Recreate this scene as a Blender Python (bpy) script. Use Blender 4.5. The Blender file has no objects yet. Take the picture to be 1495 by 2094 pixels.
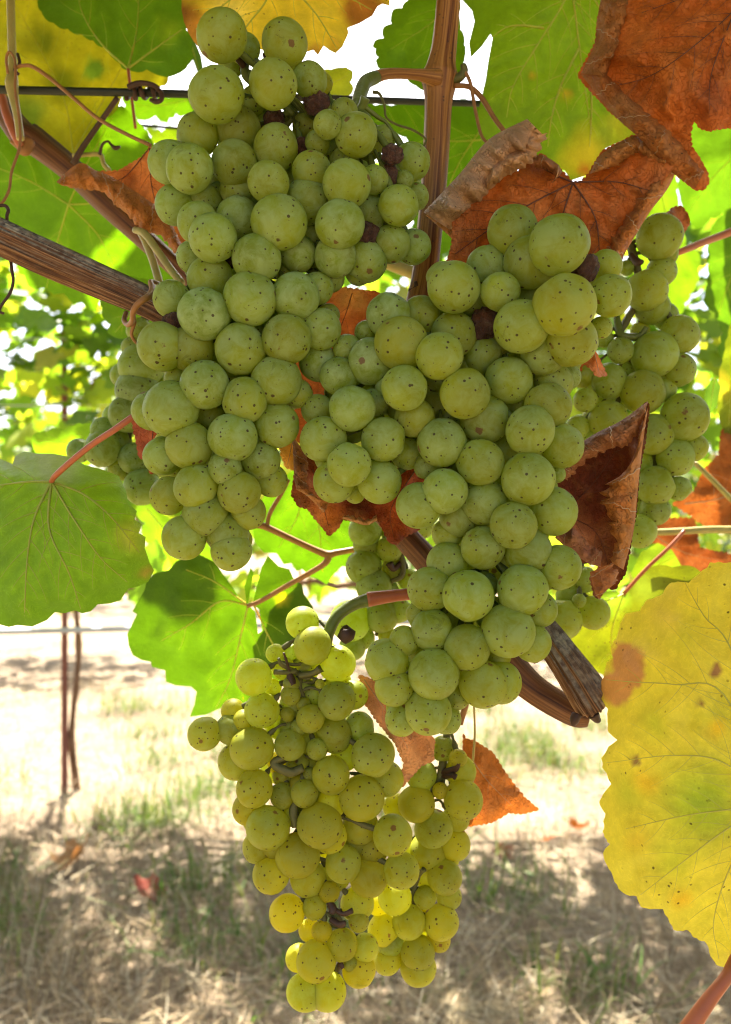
import bpy, math, random
import numpy as np
from mathutils import Vector, Matrix, noise as mn
from mathutils.geometry import delaunay_2d_cdt
random.seed(7); np.random.seed(7)
S = bpy.context.scene
COL = S.collection

# ------------------------------------------------------------------ camera
FPX = 1760.0; CX, CY = 747.5, 1047.0; CAMH = 0.9
cam_d = bpy.data.cameras.new('camera'); cam = bpy.data.objects.new('camera', cam_d); COL.objects.link(cam)
cam.location = (0, 0, CAMH); cam.rotation_euler = (math.radians(90), 0, 0)
cam_d.sensor_fit = 'HORIZONTAL'; cam_d.sensor_width = 36; cam_d.lens = FPX / 1495 * 36
cam_d.clip_start = 0.01; cam_d.clip_end = 500
cam_d.dof.use_dof = True; cam_d.dof.focus_distance = 0.266; cam_d.dof.aperture_fstop = 24
S.camera = cam

# ------------------------------------------------------------------ light
SUN_EL, SUN_AZ = math.radians(56), math.radians(-8)      # azimuth from +Y towards +X
w = bpy.data.worlds.new('World'); S.world = w; w.use_nodes = True
nt = w.node_tree; bg = nt.nodes['Background']
sky = nt.nodes.new('ShaderNodeTexSky'); sky.sky_type = 'NISHITA'; sky.sun_disc = False
sky.sun_elevation = SUN_EL; sky.sun_rotation = SUN_AZ; sky.air_density = .7; sky.dust_density = 4; sky.ozone_density = 0.3
nt.links.new(sky.outputs[0], bg.inputs[0]); bg.inputs[1].default_value = 0.075
sd = bpy.data.lights.new('sun', 'SUN'); sd.energy = 5.0; sd.angle = math.radians(0.53); sd.color = (1, .95, .86)
sun = bpy.data.objects.new('sun', sd); COL.objects.link(sun)
sv = Vector((math.sin(SUN_AZ) * math.cos(SUN_EL), math.cos(SUN_AZ) * math.cos(SUN_EL), math.sin(SUN_EL)))
sun.rotation_euler = sv.to_track_quat('Z', 'Y').to_euler(); sun.location = (0, 3, 6)
S.view_settings.view_transform = 'Standard'; S.view_settings.look = 'None'
S.view_settings.gamma = 1; S.view_settings.use_curve_mapping = False
S.view_settings.exposure = 2.72
S.cycles.max_bounces = 10; S.cycles.diffuse_bounces = 5; S.cycles.transmission_bounces = 8
S.cycles.filter_width = 1.1; S.cycles.use_denoising = True; S.cycles.sample_clamp_indirect = 6

# ------------------------------------------------------------------ helpers
def P(x, y, Y):
    return Vector(((x - CX) / FPX * Y, Y, CAMH - (y - CY) / FPX * Y))

def link(o, parent=None):
    COL.objects.link(o)
    if parent: o.parent = parent
    return o

def thing(name, label, cat, loc, group=None):
    o = bpy.data.objects.new(name, None); COL.objects.link(o); o.location = loc
    o.empty_display_size = .01
    o['label'] = label; o['category'] = cat
    if group: o['group'] = group
    return o

def mesh(name, verts, faces, mat, smooth=True, cols=None, uvs=None):
    me = bpy.data.meshes.new(name); me.from_pydata([tuple(v) for v in verts], [], faces); me.update()
    if smooth: me.polygons.foreach_set('use_smooth', [True] * len(me.polygons))
    for m in (mat if isinstance(mat, (list, tuple)) else [mat]): me.materials.append(m)
    if cols is not None:
        a = me.color_attributes.new('tint', 'FLOAT_COLOR', 'POINT')
        c = np.ones((len(verts), 4), dtype=np.float32); c[:, :3] = np.asarray(cols)[:, :3]
        a.data.foreach_set('color', c.ravel())
    if uvs is not None:
        ul = me.uv_layers.new(name='UVMap'); idx = np.zeros(len(me.loops), dtype=np.int32)
        me.loops.foreach_get('vertex_index', idx)
        ul.data.foreach_set('uv', np.asarray(uvs, dtype=np.float32)[idx].ravel())
    return me

def obj(name, verts, faces, mat, parent=None, origin=None, **k):
    if origin is None and parent is not None: origin = parent.location
    if origin is not None: verts = [Vector(v) - Vector(origin) for v in verts]
    return link(bpy.data.objects.new(name, mesh(name, verts, faces, mat, **k)), parent)

def spline(pts, n):
    """Catmull-Rom through pts (rows of numbers), n samples per span."""
    p = [np.array(q, float) for q in pts]
    p = [2 * p[0] - p[1]] + p + [2 * p[-1] - p[-2]]
    out = []
    for i in range(1, len(p) - 2):
        for k in range(n):
            t = k / n; a, b, c, d = p[i - 1], p[i], p[i + 1], p[i + 2]
            out.append(.5 * (2 * b + (c - a) * t + (2 * a - 5 * b + 4 * c - d) * t * t + (3 * b - a - 3 * c + d) * t ** 3))
    out.append(p[-2]); return out

def tube_geo(pts, seg=10, ridge=0.0, rfreq=5, caps=True, seed=0, lump=0.0):
    """pts: rows (x,y,z,r). Returns verts, faces, uvs (u angle, v metres)."""
    V, F, U = [], [], []
    q = [Vector(p[:3]) for p in pts]; n = len(q); up = None; L = 0
    for i in range(n):
        t = (q[min(i + 1, n - 1)] - q[max(i - 1, 0)]).normalized()
        if up is None: up = t.orthogonal().normalized()
        up = (up - t * up.dot(t)); up = up.normalized() if up.length > 1e-6 else t.orthogonal().normalized()
        sd_ = t.cross(up)
        if i: L += (q[i] - q[i - 1]).length
        for k in range(seg):
            a = 2 * math.pi * k / seg; r = pts[i][3]
            if ridge: r *= 1 + ridge * (mn.noise((math.cos(a) * rfreq, math.sin(a) * rfreq, L * 9 + seed)) * 1.2)
            if lump: r *= 1 + lump * mn.noise((math.cos(a) + seed, math.sin(a), L * 120))
            V.append(q[i] + (up * math.cos(a) + sd_ * math.sin(a)) * r); U.append((k / seg, L))
    for i in range(n - 1):
        for k in range(seg):
            F.append((i * seg + k, i * seg + (k + 1) % seg, (i + 1) * seg + (k + 1) % seg, (i + 1) * seg + k))
    if caps:
        F.append(tuple(range(seg))[::-1]); F.append(tuple((n - 1) * seg + k for k in range(seg)))
    return V, F, U

def join(parts):
    V, F, U = [], [], []
    for v, f, u in parts:
        b = len(V); V += v; U += u; F += [tuple(i + b for i in q) for q in f]
    return V, F, U

def ptube(pix, n=6, seg=10, **k):
    """pix: rows (px, py, Y, radius in px). Smooth tube at real depth."""
    rows = []
    for x, y, Y, r in spline(pix, n):
        v = P(x, y, Y); rows.append((v.x, v.y, v.z, max(.2, r) * Y / FPX))
    return tube_geo(rows, seg=seg, **k)

# ------------------------------------------------------------------ materials
class N:
    def __init__(s, name):
        s.m = bpy.data.materials.new(name); s.m.use_nodes = True; s.t = s.m.node_tree
        s.b = s.t.nodes['Principled BSDF']; s.out = s.t.nodes['Material Output']
    def n(s, typ, **k):
        o = s.t.nodes.new('ShaderNode' + typ)
        for a, v in k.items(): setattr(o, a, v)
        return o
    def l(s, a, b): s.t.links.new(a, b)
    def noise(s, vec, scale, detail=3, rough=.55, dist=0):
        o = s.n('TexNoise'); o.inputs['Scale'].default_value = scale; o.inputs['Detail'].default_value = detail
        o.inputs['Roughness'].default_value = rough; o.inputs['Distortion'].default_value = dist
        if vec is not None: s.l(vec, o.inputs['Vector'])
        return o.outputs['Fac']
    def ramp(s, fac, stops, interp='LINEAR'):
        o = s.n('ValToRGB'); o.color_ramp.interpolation = interp; e = o.color_ramp.elements
        while len(e) < len(stops): e.new(.5)
        for q, (p, c) in zip(e, stops):
            q.position = p; q.color = (c, c, c, 1) if isinstance(c, (int, float)) else (*c, 1)
        s.l(fac, o.inputs[0]); return o.outputs[0]
    def mix(s, f, a, b, mode='MIX'):
        o = s.n('MixRGB', blend_type=mode)
        for i, v in ((0, f), (1, a), (2, b)):
            if isinstance(v, (int, float)): o.inputs[i].default_value = v if i == 0 else (v, v, v, 1)
            elif isinstance(v, tuple): o.inputs[i].default_value = (*v, 1)
            else: s.l(v, o.inputs[i])
        return o.outputs[0]
    def math(s, op, a, b=None):
        o = s.n('Math', operation=op)
        for i, v in ((0, a), (1, b)):
            if v is None: continue
            if isinstance(v, (int, float)): o.inputs[i].default_value = v
            else: s.l(v, o.inputs[i])
        return o.outputs[0]
    def bump(s, h, strength, dist=.001):
        o = s.n('Bump'); o.inputs['Strength'].default_value = strength; o.inputs['Distance'].default_value = dist
        s.l(h, o.inputs['Height']); s.l(o.outputs[0], s.b.inputs['Normal']); return o.outputs[0]

def mat_grape():
    m = N('grape_skin'); b = m.b
    tc = m.n('TexCoord').outputs['Object']
    at = m.n('Attribute', attribute_type='OBJECT', attribute_name='ripe').outputs['Fac']
    rnd = m.n('ObjectInfo').outputs['Random']
    off = m.n('CombineXYZ')
    for i, k in enumerate((37.0, 71.0, 113.0)): m.l(m.math('MULTIPLY', rnd, k), off.inputs[i])
    vec = m.n('VectorMath', operation='ADD'); m.l(tc, vec.inputs[0]); m.l(off.outputs[0], vec.inputs[1]); vec = vec.outputs[0]
    flesh = m.mix(at, (.18, .262, .012), (.34, .305, .008))
    flesh = m.mix(m.ramp(m.noise(vec, 1.1, 2), [(.5, 0), (.85, .35)]), flesh, (.31, .26, .03))
    fl_v = m.math('ADD', .62, m.math('MULTIPLY', m.noise(vec, .55, 0), .70))
    flesh = m.mix(1, flesh, fl_v, 'MULTIPLY')
    bloomf = m.ramp(m.noise(vec, 1.5, 6, .68, .5), [(.36, .06), (.62, .85)])
    bloomf = m.math('MULTIPLY', bloomf, m.math('SUBTRACT', 1.0, m.math('MULTIPLY', at, .8)))
    c = m.mix(bloomf, flesh, (.315, .405, .150))
    smear = m.ramp(m.noise(vec, 1.3, 5, .7, .6), [(.64, 0), (.68, 1)])
    c = m.mix(m.math('MULTIPLY', smear, .45), c, (.13, .16, .015))
    v1 = m.n('TexVoronoi'); v1.inputs['Scale'].default_value = 2.9; m.l(vec, v1.inputs['Vector'])
    dsz = m.math('ADD', v1.outputs['Distance'], m.math('MULTIPLY', m.math('SUBTRACT', m.noise(vec, 2.2, 1), .5), .26)); dot = m.ramp(dsz, [(.12, 1), (.16, 0)])
    v3 = m.n('TexVoronoi'); v3.inputs['Scale'].default_value = 7.5; m.l(vec, v3.inputs['Vector'])
    dot3 = m.math('MULTIPLY', m.ramp(v3.outputs['Distance'], [(.12, 1), (.17, 0)]), m.ramp(m.noise(vec, 1.6, 1), [(.55, 0), (.62, .7)]))
    v2 = m.n('TexVoronoi'); v2.inputs['Scale'].default_value = .62; m.l(vec, v2.inputs['Vector'])
    ds = m.math('ADD', v2.outputs['Distance'], m.math('MULTIPLY', m.noise(vec, 9, 2), .10))
    scar = m.ramp(ds, [(.13, 1), (.155, 0)])
    c = m.mix(m.math('MULTIPLY', dot, .9), c, (.055, .035, .012))
    c = m.mix(dot3, c, (.07, .045, .015))
    c = m.mix(m.math('MULTIPLY', scar, .85), c, (.15, .065, .028))
    pole = m.n('VectorMath', operation='DISTANCE'); m.l(tc, pole.inputs[0]); pole.inputs[1].default_value = (0, 0, -1)
    pd = m.math('ADD', pole.outputs['Value'], m.math('MULTIPLY', m.noise(vec, 8, 2), .09))
    c = m.mix(m.ramp(pd, [(.10, .9), (.135, 0)]), c, (.06, .03, .012))          # the blossom-end mark
    m.l(c, b.inputs['Base Color'])
    b.inputs['Roughness'].default_value = .5; b.inputs['Specular IOR Level'].default_value = .22
    b.inputs['Subsurface Weight'].default_value = .7
    b.inputs['Subsurface Radius'].default_value = (1.0, .95, .22); b.inputs['Subsurface Scale'].default_value = .0030
    bn = m.bump(m.noise(vec, 22, 2), .06, .03)
    # light let through the flesh: a berry in front of something bright glows round its rim
    tr = m.n('BsdfTranslucent'); m.l(m.mix(1, c, (2.6, 2.5, .9), 'MULTIPLY'), tr.inputs[0])
    mx = m.n('MixShader'); m.l(m.math('ADD', .24, m.math('MULTIPLY', at, .28)), mx.inputs[0])
    m.l(b.outputs[0], mx.inputs[1]); m.l(tr.outputs[0], mx.inputs[2]); m.l(mx.outputs[0], m.out.inputs[0])
    return m.m

def mat_raisin():
    m = N('shrivelled_skin'); tc = m.n('TexCoord').outputs['Object']
    c = m.ramp(m.noise(tc, 2.2, 4), [(.3, (.03, .012, .005)), (.55, (.10, .04, .016)), (.75, (.17, .10, .05))])
    m.l(c, m.b.inputs['Base Color']); m.b.inputs['Roughness'].default_value = .45
    m.b.inputs['Subsurface Weight'].default_value = .25; m.b.inputs['Subsurface Scale'].default_value = .001
    m.bump(m.noise(tc, 7, 5, .6, 1.0), .6, .12); return m.m

def mat_leaf(name, transl, rough=.5, mottle=.35, net=.25, tgain=(1.25, 1.35, .45), speck=True, scale=1.0, wr=.25, pale_back=None, tan=0):
    m = N(name); b = m.b
    tc = m.n('TexCoord').outputs['Object']
    at = m.n('Attribute', attribute_type='GEOMETRY', attribute_name='tint').outputs['Color']
    n1 = m.noise(tc, 90 * scale, 5, .62); n2 = m.noise(tc, 420 * scale, 3)
    f = m.math('ADD', 1 - mottle * .75, m.math('MULTIPLY', n1, mottle * 1.1)); f = m.math('ADD', f, m.math('MULTIPLY', n2, mottle * .4))
    c = m.mix(1, at, f, 'MULTIPLY')
    if tan: c = m.mix(m.math('MULTIPLY', m.ramp(m.noise(tc, 48, 5, .65, .8), [(.46, 0), (.68, 1)]), tan), c, (.46, .25, .085))
    vo = m.n('TexVoronoi', feature='DISTANCE_TO_EDGE'); vo.inputs['Scale'].default_value = 260 * scale
    dv = m.n('MixRGB', blend_type='LINEAR_LIGHT'); dv.inputs[0].default_value = .012
    nn = m.n('TexNoise'); nn.inputs['Scale'].default_value = 160; m.l(tc, nn.inputs['Vector'])
    m.l(tc, dv.inputs[1]); m.l(nn.outputs['Color'], dv.inputs[2]); m.l(dv.outputs[0], vo.inputs['Vector'])
    netf = m.ramp(vo.outputs['Distance'], [(.0, 1), (.07, 0)])
    light = m.mix(1, c, (1.45, 1.4, 1.3), 'MULTIPLY')
    c = m.mix(m.math('MULTIPLY', netf, net), c, light)
    if speck:
        v1 = m.n('TexVoronoi'); v1.inputs['Scale'].default_value = 330; m.l(tc, v1.inputs['Vector'])
        sp = m.math('MULTIPLY', m.ramp(v1.outputs['Distance'], [(.10, 1), (.17, 0)]), m.ramp(m.noise(tc, 60, 2), [(.47, 0), (.6, .85)]))
        c = m.mix(sp, c, (.05, .035, .012))
    cd = c
    if pale_back:
        g = m.n('NewGeometry').outputs['Backfacing']; cd = m.mix(g, c, m.mix(1, c, pale_back, 'MULTIPLY'))
    m.l(cd, b.inputs['Base Color']); b.inputs['Roughness'].default_value = rough; b.inputs['Specular IOR Level'].default_value = .18
    h = m.math('ADD', m.noise(tc, 120 * scale, 4), m.math('MULTIPLY', netf, -.25))
    bn = m.bump(h, wr, .004)
    tr = m.n('BsdfTranslucent'); m.l(m.mix(1, c, tgain, 'MULTIPLY'), tr.inputs[0]); m.l(bn, tr.inputs['Normal'])
    mx = m.n('MixShader'); mx.inputs[0].default_value = transl
    m.l(b.outputs[0], mx.inputs[1]); m.l(tr.outputs[0], mx.inputs[2]); m.l(mx.outputs[0], m.out.inputs[0])
    return m.m

def mat_simple(name, col, rough=.6, var=.3, scale=200, spec=.3, bump=.0, sss=0):
    m = N(name); tc = m.n('TexCoord').outputs['Object']
    n = m.noise(tc, scale, 4); f = m.math('ADD', 1 - var, m.math('MULTIPLY', n, 2 * var))
    m.l(m.mix(1, col, f, 'MULTIPLY'), m.b.inputs['Base Color']); m.b.inputs['Roughness'].default_value = rough
    m.b.inputs['Specular IOR Level'].default_value = spec
    if sss: m.b.inputs['Subsurface Weight'].default_value = sss; m.b.inputs['Subsurface Scale'].default_value = .002
    if bump: m.bump(n, bump, .002)
    return m.m

def mat_bark(name, dark, mid, light, streak=(26, 30), grey=None, rough=.75, bump=.5, spots=True):
    m = N(name); uv = m.n('UVMap').outputs[0]
    mp = m.n('Mapping'); mp.inputs['Scale'].default_value = (streak[0], streak[1], 1); m.l(uv, mp.inputs[0])
    f = m.noise(mp.outputs[0], 1, 6, .65, .3)
    c = m.ramp(f, [(.34, dark), (.5, mid), (.66, light)])
    tc = m.n('TexCoord').outputs['Object']
    if grey:
        gm = m.ramp(m.noise(tc, 75, 5, .7), [(.45, 0), (.62, .85)])
        geo = m.n('NewGeometry'); sx = m.n('SeparateXYZ'); m.l(geo.outputs['Normal'], sx.inputs[0])
        up = m.ramp(sx.outputs['Z'], [(.05, .1), (.42, 1)])       # lichen and weathering sit on the top side
        g2 = m.mix(m.ramp(m.noise(tc, 420, 4), [(.38, 0), (.62, 1)]), (.12, .105, .08), grey)
        c = m.mix(m.math('MULTIPLY', up, m.math('ADD', .45, m.math('MULTIPLY', gm, .6))), c, g2)
    if spots:
        v = m.n('TexVoronoi'); v.inputs['Scale'].default_value = 420; m.l(tc, v.inputs['Vector'])
        sp = m.math('MULTIPLY', m.ramp(v.outputs['Distance'], [(.12, .8), (.2, 0)]), m.ramp(m.noise(tc, 120, 2), [(.5, 0), (.6, 1)]))
        c = m.mix(sp, c, (.03, .02, .012))
    m.l(c, m.b.inputs['Base Color']); m.b.inputs['Roughness'].default_value = rough; m.b.inputs['Specular IOR Level'].default_value = .3
    m.bump(f, bump, .0012); return m.m

def mat_ground():
    m = N('ground_soil'); tc = m.n('TexCoord').outputs['Object']
    a = m.ramp(m.noise(tc, 2.2, 6, .65), [(.3, (.12, .08, .045)), (.5, (.24, .17, .10)), (.72, (.38, .30, .20))])
    g = m.ramp(m.noise(tc, .9, 4, .6), [(.55, 0), (.68, .55)])
    a = m.mix(g, a, (.17, .20, .07))
    d = m.ramp(m.noise(tc, 55, 5, .7), [(.3, .55), (.65, 1.25)])
    m.l(m.mix(1, a, d, 'MULTIPLY'), m.b.inputs['Base Color']); m.b.inputs['Roughness'].default_value = .95
    m.bump(m.noise(tc, 60, 5), .8, .02); return m.m

def mat_tint(name, rough=.8, transl=0.0, tg=(1.2, 1.2, .5)):
    m = N(name); at = m.n('Attribute', attribute_type='GEOMETRY', attribute_name='tint').outputs['Color']
    m.l(at, m.b.inputs['Base Color']); m.b.inputs['Roughness'].default_value = rough; m.b.inputs['Specular IOR Level'].default_value = .3
    if transl:
        tr = m.n('BsdfTranslucent'); m.l(m.mix(1, at, tg, 'MULTIPLY'), tr.inputs[0])
        mx = m.n('MixShader'); mx.inputs[0].default_value = transl
        m.l(m.b.outputs[0], mx.inputs[1]); m.l(tr.outputs[0], mx.inputs[2]); m.l(mx.outputs[0], m.out.inputs[0])
    return m.m

M = dict(
    grape=mat_grape(), raisin=mat_raisin(),
    leaf=mat_leaf('green_leaf', .5, .42, .5, .34, tgain=(1.25, 1.25, .16), speck=False, wr=.22),
    yellow=mat_leaf('yellow_leaf', .46, .5, .62, .26, tgain=(1.25, 1.2, .4), wr=.2),
    dead=mat_leaf('dead_leaf', .22, .6, .75, .28, tgain=(1.6, 1.1, .6), speck=False, wr=.7, pale_back=(1.25, 1.3, 1.4), tan=.22),
    pale=mat_leaf('dead_leaf_back', .18, .65, .6, .3, tgain=(1.4, 1.1, .7), speck=True, wr=.8, tan=.4),
    vein=mat_simple('leaf_vein', (.24, .29, .035), .5, .15, sss=.3),
    yvein=mat_simple('yellow_vein', (.36, .37, .05), .5, .15, sss=.3),
    dvein=mat_simple('dead_vein', (.42, .26, .12), .6, .2),
    kvein=mat_simple('dark_vein', (.10, .035, .015), .6, .2),
    gvein=mat_simple('pale_green_vein', (.38, .44, .05), .5, .15, sss=.5),  # paler green than leaf_vein
    cane=mat_bark('cane_bark', (.07, .016, .003), (.24, .10, .018), (.42, .215, .05), (26, 14), rough=.5, bump=.3),
    cane2=mat_bark('brown_cane_bark', (.04, .013, .005), (.13, .05, .014), (.25, .115, .04), (18, 14), rough=.55, bump=.35),
    wood=mat_bark('weathered_wood', (.022, .009, .003), (.16, .065, .020), (.42, .25, .11), (64, 30), grey=(.44, .39, .26), rough=.85, bump=1.0),
    stem=mat_simple('green_stem', (.10, .125, .018), .5, .4, 260, bump=.3),
    darkstem=mat_simple('dark_stem', (.095, .09, .02), .6, .5, 320, bump=.4),
    tendril=mat_simple('tendril', (.25, .115, .03), .55, .4, 220),
    dtendril=mat_simple('dark_tendril', (.05, .024, .010), .55, .4, 220),
    red=mat_simple('red_petiole', (.34, .10, .035), .45, .3, 160, sss=.2),
    petiole=mat_simple('green_petiole', (.32, .27, .07), .45, .3, 160, sss=.2),
    wire=mat_simple('wire_coating', (.02, .024, .010), .5, .35, 300, spec=.3),
    steel=mat_simple('galvanised_wire', (.55, .56, .55), .35, .1, 50, spec=.6),
    rust=mat_simple('rusty_steel', (.20, .075, .05), .8, .35, 40),
    hose=mat_simple('drip_hose', (.40, .42, .45), .35, .2, 50, spec=.5),
    ground=mat_ground(), straw=mat_tint('straw', .75, .15, (1, 1, .8)), grass=mat_tint('grass_blade', .6, .35),
    rowleaf=mat_tint('sunlit_vine_foliage', .45, .58, (1.6, 1.7, .36)),  # brighter copy of vine_foliage, sunlight put into its transmitted colour
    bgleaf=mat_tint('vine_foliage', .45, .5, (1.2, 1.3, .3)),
    trunk=mat_bark('trunk_bark', (.07, .035, .02), (.20, .11, .06), (.34, .21, .13), (10, 14), rough=.9, bump=1.0),
)

# ------------------------------------------------------------------ ground
def ground():
    xs = np.concatenate([np.linspace(-120, -6, 8), np.linspace(-5, 5, 60), np.linspace(6, 120, 8)])
    ys = np.concatenate([np.linspace(-120, -4, 8), np.linspace(-3, 8, 70), np.linspace(9, 150, 10)])
    V = [(x, y, .025 * mn.fractal((x * 1.3, y * 1.3, 0), 1, 2, 4) if abs(x) < 5.5 and -3.5 < y < 8.5 else 0) for y in ys for x in xs]
    n = len(xs); F = [(j * n + i, j * n + i + 1, (j + 1) * n + i + 1, (j + 1) * n + i) for j in range(len(ys) - 1) for i in range(n - 1)]
    o = obj('ground', V, F, M['ground']); o['kind'] = 'structure'
ground()
def gz(x, y): return .025 * mn.fractal((x * 1.3, y * 1.3, 0), 1, 2, 4)

def blades(name, n, cols, length, width, flat, region, mat, clump=None, seed=1, extra=()):
    r = np.random.RandomState(seed); V, F, C = [], [], []
    cl = None
    if clump: cl = list(extra) + [(r.uniform(*region[0]), r.uniform(*region[1])) for _ in range(clump[0])]
    for i in range(n):
        if cl:
            c = cl[r.randint(len(cl))]; x = c[0] + r.normal(0, clump[1]); y = c[1] + r.normal(0, clump[1])
        else:
            u = r.rand(); y = region[1][0] + (region[1][1] - region[1][0]) * u ** 1.7; x = r.uniform(-1, 1) * (.25 + .52 * y)
        if y < .6: continue
        z = gz(x, y); L = length * r.uniform(.4, 1.3); a = r.uniform(0, 6.283)
        el = r.uniform(-.05, .35) if r.rand() < flat else r.uniform(.5, 1.5)
        d = np.array((math.cos(a) * math.cos(el), math.sin(a) * math.cos(el), math.sin(el)))
        s = np.array((-math.sin(a), math.cos(a), r.uniform(-.5, .5))) * width * r.uniform(.5, 1.3)
        p = np.array((x, y, z + (.004 + r.rand() * .03 if el < .4 else 0))); b = len(V)
        bend = np.array((r.normal(0, .14), r.normal(0, .14), -r.uniform(.05, .5) * (1 if el > .4 else .25))) * L
        for k, t in enumerate((0, .4, .75, 1)):
            q = p + d * L * t + bend * t * t; ww = (1, .85, .5, .08)[k]
            V.append(q + s * ww); V.append(q - s * ww)
        F += [(b + 2 * k, b + 2 * k + 1, b + 2 * k + 3, b + 2 * k + 2) for k in range(3)]
        c = np.array(cols[r.randint(len(cols))]) * r.uniform(.7, 1.2); C += [c] * 8
    o = obj(name, V, F, mat, cols=C, smooth=False); o['kind'] = 'stuff'; return o
STRAW = [(.34, .25, .13), (.26, .18, .085), (.44, .36, .22), (.16, .105, .05), (.10, .065, .032), (.33, .28, .18)]
o = blades('dry_grass', 42000, STRAW, .11, .00105, .80, ((-3, 3), (1.2, 6)), M['straw'], seed=2)
o = blades('straw_tufts', 5200, STRAW[:4], .17, .0012, .15, ((-2.2, 2.2), (1.5, 4.5)), M['straw'], clump=(70, .07), seed=5)
o['kind'] = 'stuff'; o.name = 'standing_straw'
o = blades('green_grass', 9000, [(.08, .16, .02), (.11, .18, .03), (.17, .20, .04)], .11, .0022, .1, ((-1.6, 1.6), (1.5, 4.2)), M['grass'], clump=(56, .075), seed=9, extra=[(-.64, 2.46), (-.60, 2.5), (.59, 3.2), (.64, 3.15), (-.33, 1.79), (.33, 2.0), (-.66, 2.42), (-.5, 3.2)])

# ------------------------------------------------------------------ the vine leaf shape for foliage seen small
def leaf_shape(seed, size=.055, rings=2):
    r = random.Random(seed); V, F = [(0, 0, 0)], []
    lobes = [(-1.57 + .52 * 0, .0)]
    th = []
    n = 30
    for k in range(n):
        t = k / n * 2 * math.pi                      # t = 0 at the tip, pi at the petiole
        base = .80 + .20 * math.cos(t) * .6
        lob = .16 * math.cos(5 * t) * (1 if abs(t - math.pi) > .6 else .3)
        notch = -.55 * math.exp(-((t - math.pi) / .22) ** 2)
        th.append((t, (base + lob + notch + (.06 if k % 2 else -.03) + r.uniform(-.03, .03)) * size))
    cup, fold, tw = r.uniform(-.25, .35), r.uniform(.1, .45), r.uniform(-.4, .4)
    for ring in (.5, 1.0):
        for t, R in th:
            x, y = math.sin(t) * R * ring, math.cos(t) * R * ring
            z = -cup * (x * x + y * y) / size + fold * abs(x) * .5 + tw * x * y / size + r.uniform(-.03, .03) * size * ring
            V.append((x, y, z))
    for k in range(n):
        k2 = (k + 1) % n
        F.append((0, 1 + k, 1 + k2)); F.append((1 + k, 1 + n + k, 1 + n + k2, 1 + k2))
    return V, F
SHAPES = [leaf_shape(i) for i in range(6)]
GREENS = [(.085, .15, .022), (.11, .19, .028), (.14, .21, .03), (.20, .24, .04), (.30, .28, .05), (.07, .12, .025)]
def leaf_meshes(tag):
    out = []
    for i, (V, F) in enumerate(SHAPES):
        c = tuple(1.5 * q for q in GREENS[i]); out.append(mesh('leaf', V, F, M['rowleaf'], cols=[c] * len(V)))  # leaf greens brightened so the row looks sunlit
    return out
LEAFM = leaf_meshes('row')

def foliage_mass(name, n, where, mat, seed, smin=.8, smax=1.3, dirn=(0, 0, 1), cols=GREENS):
    r = random.Random(seed); V, F, C = [], [], []
    for i in range(n):
        p = where(r)
        v, f = SHAPES[r.randrange(6)]; s = r.uniform(smin, smax)
        nrm = (Vector(dirn) + Vector((r.gauss(0, .5), r.gauss(0, .5), r.gauss(0, .4)))).normalized()
        R = nrm.to_track_quat('Z', 'Y').to_matrix() @ Matrix.Rotation(r.uniform(0, 6.28), 3, 'Z')
        b = len(V); V += [R @ (Vector(q) * s) + Vector(p) for q in v]; F += [tuple(k + b for k in q) for q in f]
        c = np.array(cols[r.randrange(len(cols))]) * r.uniform(.8, 1.2); C += [c] * len(v)
    o = obj(name, V, F, mat, cols=C); o['kind'] = 'stuff'; return o

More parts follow.
